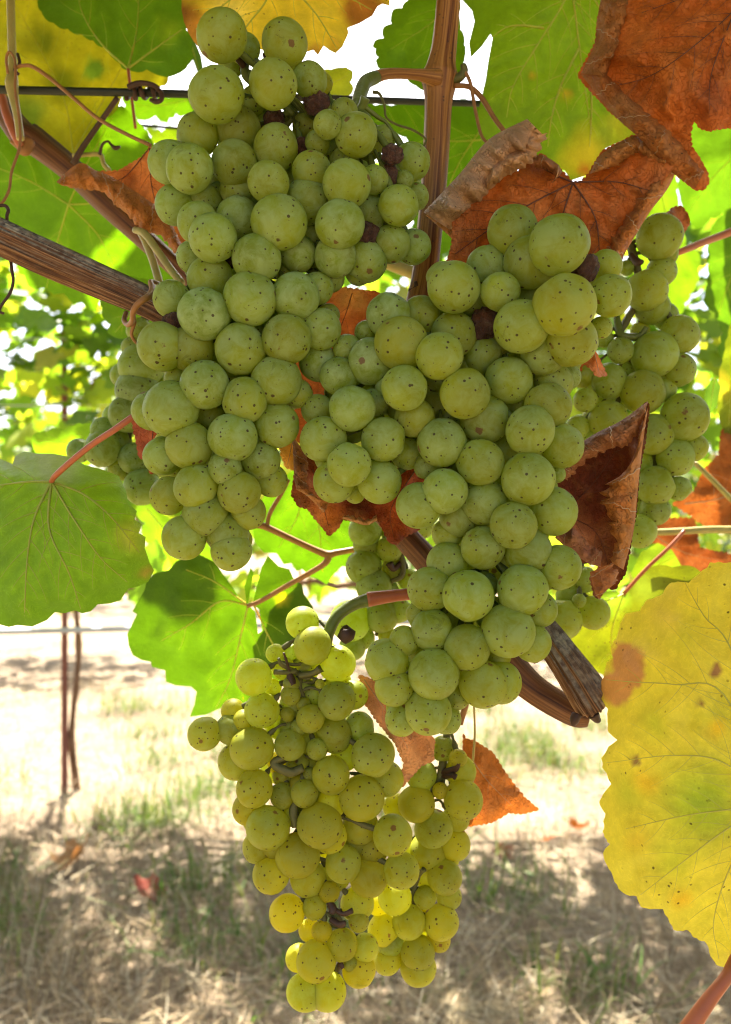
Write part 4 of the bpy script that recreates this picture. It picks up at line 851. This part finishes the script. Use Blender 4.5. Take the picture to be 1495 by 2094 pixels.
# fallen leaves on the ground
def fallen(px, py, size, col, label, seed):
    Y = FPX * CAMH / (py - CY); x = (px - CX) / FPX * Y
    V0, F0 = leaf_shape(100 + seed, size); base = Vector((x, Y, gz(x, Y) + .018))
    t = thing('fallen_leaf', label, 'fallen leaf', base, 'dry leaves lying on the ground')
    R = Matrix.Rotation(seed * 1.3, 3, 'Z') @ Matrix.Rotation(.45, 3, 'X'); vs = []
    for v in V0:
        q = Vector(v); q.z += 9 * (q.x ** 2 + q.y ** 2); q.z += .004 * mn.noise(q * 90 + Vector((seed, 0, 0)))
        vs.append(R @ q + base)
    obj('blade', vs, F0, M['dead'], t, cols=[col] * len(vs))
    rows = [(*(R @ Vector((0, -size * k * .2, .001 + k * .001)) + base), .0008) for k in range(6)]
    V, F, U = tube_geo(rows, 5); obj('petiole', V, F, M['tendril'], t)
fallen(303, 1845, .045, (.26, .05, .03), 'dark red brown fallen leaf on the shaded straw', 1)
fallen(1178, 1705, .042, (.55, .20, .03), 'bright orange fallen leaf on the ground near the yellow leaf', 2)
fallen(1120, 1735, .028, (.45, .16, .06), 'small pinkish brown fallen leaf beside the bright orange one', 3)
fallen(150, 1775, .06, (.36, .19, .07), 'large tan fallen leaf on the sunlit straw below the stake', 4)
fallen(1030, 1765, .03, (.33, .12, .05), 'reddish fallen leaf lying under the triangular brown leaf', 5)

# ------------------------------------------------------------------ grapes
def ico(sub):
    import bmesh
    bm = bmesh.new(); bmesh.ops.create_icosphere(bm, subdivisions=sub, radius=1)
    V = [v.co.copy() for v in bm.verts]; F = [tuple(v.index for v in f.verts) for f in bm.faces]; bm.free(); return V, F
ICO = ico(4)
def grape_mesh(i):
    r = random.Random(i); V = []
    fl = [(Vector((r.gauss(0, 1), r.gauss(0, 1), r.gauss(0, 1))).normalized(), r.uniform(.88, .97)) for _ in range(2)] if i else []
    for v in ICO[0]:
        p = v * (1 + .035 * mn.noise(v * 1.1 + Vector((i * 7, 0, 0))))
        for n, h in fl:                                           # where a neighbour presses, the skin is a little flatter
            d = p.dot(n)
            if d > h - .06: p = p - n * (max(0, d - h) * .75 + .0)
        if p.z > .975: p.z += -.05 * ((p.z - .975) / .025)         # dimple at the stalk
        if p.z < -.992: p.z -= .02
        V.append(p)
    return mesh('grape', V, ICO[1], M['grape'])
GM = [grape_mesh(i) for i in range(9)]
def raisin_mesh(i):
    V = []
    for v in ICO[0]:
        a = v + Vector((i * 5.1, 0, 0)); d = mn.noise(a * 1.6) * .22 - abs(mn.noise(a * 3.1)) * .35 - abs(mn.noise(a * 7.5)) * .12
        p = v * (1 + d); p.x *= .92; V.append(p)
    return mesh('shrivelled_grape', V, ICO[1], M['raisin'])
RM = [raisin_mesh(i) for i in range(4)]

def stem_path(pts, n=6): return spline(pts, n)

def bunch(label, blocks, Y0, step, stem, ripe, fill=0, raisins=(), seed=1, stemmat='stem', group=None, peduncle=None, sprigs=(), yripe=None):
    """blocks: [(ox, oy, scale, [(x, y, r, layer), ...])] in zoomed coordinates; stem: rows (px, py, layer, radius px)."""
    r = random.Random(seed); L = []
    for ox, oy, sc, rows in blocks:
        for q in rows: L.append((ox + q[0] / sc, oy + q[1] / sc, q[2] / sc, q[3], q[4] if len(q) > 4 else 0))
    top = stem[0]; t = thing('grape_bunch', label, 'grapes', P(top[0], top[1], Y0 + top[2] * step), group or 'bunches of white grapes')
    o = t.location; W = []
    for x, y, rr, ly, kind in L:
        Y = Y0 + ly * step; W.append((P(x, y, Y), rr * Y / FPX, kind, (x, y, rr)))
    if fill:                                                      # berries deeper in the bunch, each behind some that show
        rm = np.array([(x, y, rr, ly) for x, y, rr, ly, k in L if rr > 24]); tries = 0; added = 0
        med = float(np.median(rm[:, 2]))
        while added < fill and tries < fill * 110:
            tries += 1; b = rm[r.randrange(len(rm))]; x = b[0] + r.uniform(-.9, .9) * b[2]; y = b[1] + r.uniform(-.9, .9) * b[2]
            rr = med * (r.uniform(.86, .98) if tries < fill * 45 else r.uniform(.55, .7)); ly = b[3] + r.uniform(1.3, 3.4)
            a = np.linspace(0, 6.283, 14)[:-1]; ex, ey = x + np.cos(a) * rr, y + np.sin(a) * rr      # its whole outline has to be covered
            cov = ((ex[:, None] - rm[None, :, 0]) ** 2 + (ey[:, None] - rm[None, :, 1]) ** 2 < (rm[None, :, 2] * 1.03) ** 2) & (rm[None, :, 3] < ly - .5)
            if cov.any(axis=1).mean() < (.93 if tries < fill * 45 else .999): continue
            Y = Y0 + ly * step; p = P(x, y, Y); R = rr * Y / FPX
            if any((p - q[0]).length < (R + q[1]) * .86 for q in W): continue
            W.append((p, R, 0, (x, y, rr))); added += 1
    for p, R, kind, px in W:
        if kind == 1:
            ob = bpy.data.objects.new('shrivelled_grape', RM[r.randrange(4)]); ob.scale = (R * r.uniform(.95, 1.1), R * r.uniform(.85, 1), R * r.uniform(.95, 1.1))
        else:
            ob = bpy.data.objects.new('grape', GM[r.randrange(9)]); k = r.uniform(.99, 1.02); ob.scale = (R * r.uniform(.97, 1.04), R * r.uniform(.97, 1.03), R * k)
            rp = ripe + r.gauss(0, .085) + (0 if yripe is None else yripe(px[0], px[1])) + (.25 if px[2] < 26 and r.random() < .3 else 0)
            ob['ripe'] = float(min(1, max(0, rp)))
        ob.location = p - o; COL.objects.link(ob); ob.parent = t
        ob.rotation_euler = (r.uniform(-.8, .8), r.uniform(-.8, .8), r.uniform(0, 6.28))
    # the stalk with its branches: every berry hangs from the nearest point of it
    sp = [(q[0], q[1], q[2], q[3]) for q in spline(stem, 8)]; rows = []
    for x, y, ly, rp in sp:
        Y = Y0 + ly * step; p = P(x, y, Y); rows.append((p.x, p.y, p.z, rp * Y / FPX))
    main = tube_geo(rows, 10, ridge=.25, rfreq=3, lump=.3); geo = [main]
    V, F, U = join(geo); obj('stem', V, F, M[stemmat], t, uvs=U)
    pts = [Vector(q[:3]) for q in rows]; ped = []
    for p, R, kind, px in W[:len(L)]:
        d = [((p - q).length + (0.0 if q.z > p.z else .006), i) for i, q in enumerate(pts)]; dm, i = min(d); q = pts[i]
        i2 = max(0, i - r.randint(1, 6)); q = pts[i2]
        m1 = q.lerp(p, .5) + Vector((r.uniform(-.0015, .0015), r.uniform(-.001, .002), r.uniform(0, .004))); e = p + (m1 - p).normalized() * R * .96
        c = spline([q, q.lerp(m1, .6) + Vector((r.uniform(-1, 1), r.uniform(-1, 1), r.uniform(-1, 1))) * .001, m1, e], 3)
        n = len(c); ped.append(tube_geo([(*a, .0008 - .0003 * min(1, k / (n - 3)) + (.0006 if k >= n - 2 else 0)) for k, a in enumerate(c)], 6, caps=False))
    V, F, U = join(ped); ob = obj('pedicel', V, F, M['darkstem' if stemmat == 'darkstem' else 'stem'], t)
    ob['kind'] = 'stuff'
    if peduncle:
        for pd, mt in peduncle:
            V, F, U = ptube(pd, 7, 14, ridge=.08); obj('peduncle', V, F, M[mt], t, uvs=U)
    for sprg, mt in sprigs:
        V, F, U = ptube(sprg, 6, 8, lump=.45); obj('sprig', V, F, M[mt], t, uvs=U)
    return t

A = (280, 0, 2.4917, [
 (433,182,131,0),(548,250,80,2),(480,325,66,2.6),(752,217,116,.5),(694,428,125,0),(407,483,138,0),(880,408,90,1.0),(935,425,62,2),(912,528,72,1.2,1),(1055,572,72,1.5),
 (972,634,74,0),(1118,688,108,.4),(1175,735,82,1.5),(1255,705,66,2.4),(1300,790,60,.8,1),(1282,890,56,1.2,1),(1400,825,95,2),(1360,918,50,1.6),(1210,915,72,.8),(1333,1047,104,.6),
 (515,655,116,1.5),(708,750,115,.9),(310,685,108,1.4),(170,828,112,1),(270,861,121,.2),(495,830,116,.9),(195,1042,104,1.5),(345,1030,92,1.7),(512,962,88,1.4),(670,928,108,0),
 (890,868,100,.6),(920,730,66,1.2),(840,745,50,1.4,1),(1055,830,78,1.6),(1068,938,125,0),(870,1025,118,.8),(725,1133,142,0),(1035,1142,127,0),(1185,1085,88,1.4),(1165,1195,78,.9,1),
 (515,1110,110,.8),(312,1135,108,.5),(387,1213,126,-.1),(285,1310,84,1.7),(611,1316,126,.1),(822,1292,95,.9),(1012,1305,108,.7),(1165,1330,108,1.2),(1295,1243,98,1.3),(1410,1258,90,2),
 (758,1385,58,1.5),(435,1320,70,1.2,1),(1130,1385,70,1.5),(985,1420,72,1.3),(590,520,66,2.2),(860,640,70,2.3),(1420,1000,70,2.4),(700,610,62,1.6,1),(895,1205,85,1.5),(905,1175,64,2.2),(420,1000,70,2),(620,860,60,1.9),(560,1020,60,1.9)])
B = (200, 500, 2.718, [
 (628,190,128,.9),(412,303,106,.8),(593,386,146,0),(847,302,150,0),(1098,291,134,.3),(1220,245,92,.9),(1280,392,64,1.4),(1238,470,115,.7),(415,428,62,.55,1),(356,566,136,.5),
 (518,578,128,.7),(791,580,144,.2),(1050,526,142,.2),(594,780,138,0),(440,745,72,1.2),(408,914,157,.2),(300,922,112,.9),(994,757,138,.4),(1110,828,84,.9),(815,865,130,.1),
 (625,960,85,1.3),(997,1005,124,.6),(508,1115,135,.4),(752,1070,137,0),(362,1175,110,.9),(706,1247,95,.1),(908,1198,108,.7),(545,1345,126,.3),(786,1378,121,.3),(962,1310,95,1.1),
 (395,1396,108,1),(597,1495,124,.6),(838,1488,98,.7),(480,1630,122,.7),(722,1605,118,.9),(741,1702,116,.75),(800,1640,60,1.3),(520,480,80,1.5),(930,470,90,1.5),(700,720,80,1.4),(420,1080,70,1.6),(660,1420,80,1.5)])
bunch('long pale green bunch hanging highest, from the curved stalk of the upright cane', [A, B], .252, .0094,
      [(748, 200, 1.6, 11), (735, 225, 1.8, 9), (690, 260, 2.0, 8), (600, 240, 2.2, 8), (560, 330, 2.4, 8), (540, 450, 2.5, 7), (520, 600, 2.5, 7), (500, 750, 2.4, 6), (470, 900, 2.2, 5), (450, 1050, 1.8, 4)],
.32, fill=130, seed=3, yripe=lambda x, y: .16 * (y < 330) + .16 * (y > 980) - .12 * (400 < y < 700),
      peduncle=[([(768, 158, .3045, 13), (748, 168, .298, 14), (738, 190, .290, 14), (728, 218, .28, 12), (712, 245, .272, 9)], 'stem')],
      sprigs=[([(600, 235, .270, 8), (560, 200, .268, 8), (505, 160, .266, 8), (500, 130, .264, 9), (490, 112, .262, 6)], 'stem'), ([(500, 135, .262, 8), (486, 118, .260, 9), (478, 112, .258, 5)], 'dtendril'), ([(545, 118, .266, 7), (540, 108, .265, 5)], 'dtendril')])

C = (580, 400, 2.3, [
 (1078,166,121,.8),(1293,232,142,-.6),(1312,218,128,.2),(1160,312,124,.4),(957,340,103,1.1),(800,430,121,0),(748,390,80,.6),(1020,452,94,0),(1320,514,147,-.9),(1118,615,127,-.3),
 (1352,682,124,0),(1222,742,104,.5),(950,603,82,.8,1),(1422,345,74,0,1),(493,561,104,.9),(648,560,90,1.2),(715,600,62,1.6),(800,652,108,.9),(552,693,125,.1),(733,754,111,-.4),
 (410,780,112,.7),(300,722,70,1.2),(385,640,52,1.6),(165,785,90,1.5),(260,850,90,.9),(568,904,109,-.3),(490,895,60,.7),(853,930,119,-.2),(1060,868,112,.5),(940,755,92,1.2),
 (1010,690,66,1.3),(322,1000,108,0),(430,970,66,.9),(160,1010,76,1.2),(188,1145,109,.4),(470,1146,107,.2),(616,1044,94,.4),(308,1264,107,-.3),(238,1345,100,.5),(450,1345,104,.5),
 (335,1400,50,1.2),(580,1215,76,1.2),(745,1162,114,.2),(945,1050,118,.6),(680,1275,66,.8),(925,1255,112,0),(1160,1105,118,-.3),(1243,988,112,.3),(1270,880,92,1),(1310,1178,104,.3),
 (1285,1310,42,1),(715,985,80,1.6),(690,930,80,1.8),(770,1040,70,1.7),(1150,1332,126,-.3),(758,1390,107,-.2),(637,1457,112,.2),(945,1442,108,.4),(820,1520,88,.8),(1080,1550,114,-.3),(1268,1485,116,.2),(560,780,70,1.5),(870,800,60,1.5),(730,860,70,1.4),(560,1010,70,1.4),(850,1120,80,1.5),(1050,990,70,1.5)])
D2 = (960, 400, 2.523, [(705,360,84,.7),(726,516,110,.1),(680,680,58,.9),(510,935,66,1.2),(450,930,60,1.3)])
E = (580, 1000, 2.1357, [
 (870,256,95,.2),(1070,272,103,.3),(715,196,66,1),(716,320,90,.7),(1202,342,100,.3),(1043,440,111,-.2),(807,466,112,-.3),(640,436,97,.4),(588,545,54,.8),(1115,524,80,.5),
 (646,616,92,.2),(528,663,66,.3),(980,620,117,-.2),(802,692,101,-.1),(1088,672,84,.4),(448,752,98,.3),(657,809,113,-.2),(481,866,83,.1),(871,852,104,.1),(945,843,95,.6),
 (940,735,52,.8),(755,910,56,.7),(631,973,102,0),(516,1005,74,.5),(712,1008,66,.6),(880,420,60,1.2),(900,560,60,1.2),(700,560,60,1.2)])
bunch('broad shouldered green bunch in the centre, draped over the slanting brown cane', [C, D2, E], .250, .0094,
      [(1120, 640, 2.2, 9), (1060, 660, 2.4, 8), (960, 700, 2.4, 8), (900, 780, 2.5, 8), (890, 900, 2.5, 7), (930, 1040, 2.3, 7), (980, 1150, 2.2, 6), (940, 1280, 2.0, 6), (900, 1380, 1.8, 4)],
      .38, fill=150, seed=5, yripe=lambda x, y: .12 * (x > 1150 and y < 760) - .15 * (x < 800 and y < 960) + .05 * (y > 1300),
      sprigs=[([(1100, 640, .268, 8), (1080, 600, .262, 7), (1075, 570, .258, 6)], 'darkstem')])

F_ = (360, 1200, 1.9933, [
 (515,147,69,.8),(557,240,79,0),(656,312,76,.5),(405,272,40,.8),(470,268,36,1),(316,367,76,0),(395,410,36,.8),(467,441,42,0),(586,395,20,0),(350,503,71,0),
 (655,465,77,0),(548,537,59,-.2),(722,440,60,.9),(117,599,70,.3),(232,505,50,1),(225,580,64,.6),(278,548,48,.4),(245,712,76,.6),(309,657,88,-.2),(465,644,65,-.1),
 (575,662,45,-.1),(645,602,74,.5),(745,575,66,1),(802,686,89,-.1),(320,822,77,-.2),(632,768,79,-.2),(438,851,55,.2),(523,843,57,-.3),(757,860,92,0),(855,782,72,.7),
 (295,905,66,.6),(375,982,89,-.2),(586,972,92,-.4),(632,885,60,.3),(628,1018,70,.2),(335,1060,66,.6),(495,1094,90,0),(405,1040,66,.4),(387,1172,77,.2),(540,1188,74,.5),
 (680,1127,77,.2),(750,975,74,.8),(882,1012,82,-.1),(785,1185,78,.5),(918,1156,74,.3),(730,1040,60,1),(800,1060,70,1),(625,1244,43,.2),(453,1329,75,.2),(564,1306,50,.1),
 (594,1404,42,-.1),(745,1365,42,.1),(738,1295,68,.7),(677,1458,64,0),(570,1526,82,-.3),(500,1512,54,.4),(745,1562,68,.4),(527,1650,76,0),(615,1645,80,.1),(710,1536,30,0),
 (440,330,52,.9),(505,400,58,.95),(530,330,58,.95),(480,480,58,.85),(530,620,58,.9),(468,560,52,.8),(505,720,58,.8),(560,860,58,.7),(480,920,58,.7),(560,440,58,.95),(600,500,58,.95),(440,772,48,.75),(470,395,34,.1),(520,480,30,.15),(455,520,30,.2),(500,572,34,.1),(500,800,36,.1),(470,745,32,.15),(545,770,34,.15),
 (545,1400,45,.6),(770,1470,56,.4),(655,390,60,1.2),(420,560,60,1.1),(560,740,60,.9),(690,690,60,1.1),(420,720,50,1),(650,1180,60,1)])
bunch('loose yellow green bunch hanging lowest, with open stalks and many small berries', [F_], .300, .0074,
      [(672, 1290, .6, 9), (655, 1330, .7, 9), (620, 1370, .5, 9), (610, 1400, .35, 9), (620, 1440, .5, 10), (608, 1500, .5, 9), (600, 1570, .5, 9), (602, 1640, .5, 8), (620, 1720, .6, 7), (650, 1790, .5, 6), (675, 1850, .2, 5), (700, 1895, .2, 5), (695, 1960, .25, 4), (692, 1985, .3, 3)],
      .6, fill=20, seed=7, stemmat='darkstem', yripe=lambda x, y: .26 * min(1, max(0, (y - 1420) / 420)) - .08 * (x > 700 and y < 1650),
      peduncle=[([(845, 1214, .306, 12), (800, 1219, .306, 13), (752, 1226, .306, 16)], 'red'), ([(757, 1226, .306, 15), (725, 1236, .3055, 12), (690, 1260, .305, 12), (672, 1295, .304, 12), (668, 1330, .304, 10)], 'stem')],
      sprigs=[([(610, 1378, .302, 6), (590, 1368, .300, 5), (575, 1358, .298, 5), (570, 1346, .297, 3)], 'darkstem'), ([(606, 1372, .301, 6), (585, 1376, .299, 5), (560, 1374, .298, 6)], 'darkstem'), ([(612, 1382, .301, 7), (640, 1376, .300, 6), (655, 1366, .299, 9)], 'darkstem'),
              ([(592, 1372, .299, 3), (586, 1350, .298, 3), (580, 1335, .297, 2.4)], 'dtendril'), ([(592, 1376, .300, 6), (596, 1392, .299, 8), (600, 1400, .298, 5)], 'dtendril'),
              ([(672, 1850, .3, 6), (700, 1868, .298, 5), (720, 1862, .297, 6)], 'dtendril'), ([(676, 1880, .299, 6), (694, 1890, .297, 7), (706, 1886, .296, 5)], 'dtendril'), ([(672, 1840, .3, 5), (680, 1858, .298, 8), (676, 1868, .297, 5)], 'dtendril'),
              ([(690, 1985, .3, 4), (696, 1972, .298, 6), (702, 1980, .297, 4)], 'dtendril'), ([(606, 1640, .299, 6), (600, 1660, .298, 9), (604, 1690, .298, 9)], 'darkstem'),
              ([(700, 1300, .302, 12), (712, 1296, .301, 18), (700, 1310, .301, 14)], 'dtendril'), ([(600, 1545, .298, 7), (560, 1560, .297, 9), (590, 1580, .297, 11), (620, 1570, .297, 8)], 'darkstem')])
F2 = (360, 1200, 1.9933, [
 (980,885,74,.2),(1000,768,63,.6),(1150,699,37,.1),(1088,660,52,1),(1160,752,64,.8),(1078,831,33,-.1),(1172,868,79,-.1),(1050,985,78,.3),(1140,945,56,.9),(1135,1050,66,.8),
 (1030,1078,78,.9),(1096,1184,70,.3),(1112,1262,52,.8),(1015,1266,46,.3),(892,1265,70,.2),(1080,1366,72,.4),(950,1366,70,.2),(845,1398,65,.5),(986,1490,70,.4),(1070,1438,50,.9),
 (987,1552,72,.6),(872,1440,60,.8),(860,1522,58,.8),(825,1290,50,.9),(930,1080,60,1.3),(1010,1160,60,1.2),(940,1430,56,1.2),(1000,1340,60,1.3),(900,900,56,1)])
bunch('backlit yellow strand of grapes below the tan folded leaf beside the lowest bunch', [F2], .318, .0074,
      [(915, 1500, 1.2, 8), (905, 1560, .8, 9), (900, 1590, .6, 9), (870, 1660, .8, 7), (860, 1740, .9, 6), (855, 1790, .5, 6), (845, 1830, .4, 5), (850, 1890, .7, 5), (840, 1950, .9, 4)],
      .78, fill=14, seed=9, stemmat='darkstem',
      sprigs=[([(905, 1580, .322, 6), (930, 1572, .318, 7), (938, 1560, .316, 5)], 'dtendril'), ([(905, 1588, .322, 6), (925, 1586, .317, 6), (932, 1590, .316, 7)], 'dtendril'), ([(850, 1800, .32, 5), (862, 1785, .318, 5), (868, 1778, .317, 6)], 'darkstem')])

G = (960, 400, 2.523, [
 (980,210,117,0),(1012,300,66,.6),(992,390,80,.7),(917,490,107,.1),(942,575,92,.7),(812,372,40,.8),(1085,716,100,.4),(955,820,119,0),(780,800,69,.1),(1080,900,88,.5),
 (722,957,94,.4),(700,740,45,.7),(895,1012,114,0),(600,1056,62,.3),(716,1160,104,.4),(1000,1000,66,.7),(1110,1142,124,0),(945,1232,106,.1),(1160,1300,72,.5),(1064,1350,98,.2),
 (960,1495,100,.1),(1080,1510,64,.5),(956,1622,80,.5),(880,1730,90,.4),(560,1200,66,.8),(640,1260,70,.9),(520,900,80,1),(590,930,64,.8),(1010,620,70,1.3),(880,700,50,1.2),(830,900,60,1.2),(860,1380,80,1),(870,1600,70,1.2)])
bunch('backlit bunch farther behind, partly covered by the crisp folded brown leaf', [G], .335, .0078,
      [(1290, 500, .8, 8), (1300, 540, .7, 9), (1310, 600, .9, 7), (1280, 660, .7, 7), (1270, 690, .6, 8), (1300, 760, .9, 7), (1320, 840, 1, 6), (1340, 940, 1, 5), (1330, 1050, .9, 4)],
      .42, fill=24, seed=11, stemmat='darkstem',
      sprigs=[([(1290, 520, .337, 6), (1304, 534, .334, 9), (1312, 536, .332, 6)], 'dtendril'), ([(1285, 690, .337, 8), (1310, 685, .335, 6), (1322, 668, .334, 5)], 'stem'), ([(1262, 650, .34, 7), (1270, 685, .336, 8), (1300, 690, .335, 7)], 'stem')])
H = (0, 450, 2.3, [
 (575,730,58,1),(665,690,108,.3),(645,800,102,.2),(600,912,90,0),(485,985,58,.5),(482,1076,86,-.2),(372,1085,58,.3),(630,1120,74,.1),(560,1172,54,.4),(668,1255,86,0),
 (720,1130,78,.6),(625,600,54,.9),(655,520,60,1),(540,930,60,1),(560,1040,60,1),(760,800,80,1),(720,960,90,1),(690,1210,60,.8)])
bunch('dim green bunch in shade behind the flank of the first bunch', [H], .345, .0085,
      [(300, 640, 1.2, 7), (285, 760, 1.2, 6), (270, 860, 1, 6), (255, 950, .8, 5), (270, 1000, .5, 4)], .15, fill=16, seed=13, stemmat='darkstem')
K = (580, 1000, 2.1357, [
 (355,180,74,.2),(362,245,58,.6),(463,262,58,.3),(350,340,78,.3),(395,425,78,.2),(445,452,62,.6),(545,395,48,.6),(480,345,52,.6),(430,555,74,.5),(510,530,52,.6),(456,645,42,.6),(292,575,90,.6),(300,690,60,.9),(470,180,50,.8),(600,160,60,1),(350,650,50,1.2)])
bunch('half hidden bunch behind the curved green stalk and the cradling brown leaf', [K], .345, .008,
      [(820, 1080, 1, 7), (822, 1130, .7, 7), (800, 1180, .6, 6), (780, 1240, .7, 5), (770, 1300, .9, 4)], .3, fill=10, seed=15, stemmat='darkstem',
      sprigs=[([(822, 1150, .347, 6), (805, 1165, .344, 6), (796, 1152, .343, 8)], 'dtendril'), ([(822, 1130, .347, 5), (822, 1175, .345, 6), (800, 1190, .344, 5)], 'darkstem')])
J = (580, 1000, 2.1357, [(1215,569,90,.2),(1352,540,74,.4),(1290,488,32,-.2),(1312,395,58,.7),(1250,470,60,.8)])
bunch('cluster of a few grapes peeping out beside the broken cane end', [J], .335, .008, [(1190, 1150, .8, 6), (1185, 1200, .8, 6), (1195, 1240, .9, 4)], .4, seed=17, stemmat='darkstem')

# ------------------------------------------------------------------ what the uncountable and the setting are
for nm, lb, ct in (('ground', 'dry straw strewn soil of the vineyard aisle', 'ground'), ('dry_grass', 'pale dry straw litter lying over the vineyard soil', 'dry grass'),
                   ('standing_straw', 'upright tufts of dead grass between the vine rows', 'dry grass'), ('green_grass', 'short green grass tufts sprouting through the straw', 'grass'),
                   ('far_vine_foliage', 'foliage of the second vine row across the aisle', 'foliage'), ('distant_vine_foliage', 'foliage of the most distant vine row', 'foliage'),
                   ('shading_canopy', 'unseen vine leaf canopy out of frame, added to shade the hanging bunches', 'foliage')):
    q = bpy.data.objects.get(nm)
    if q: q['label'] = lb; q['category'] = ct
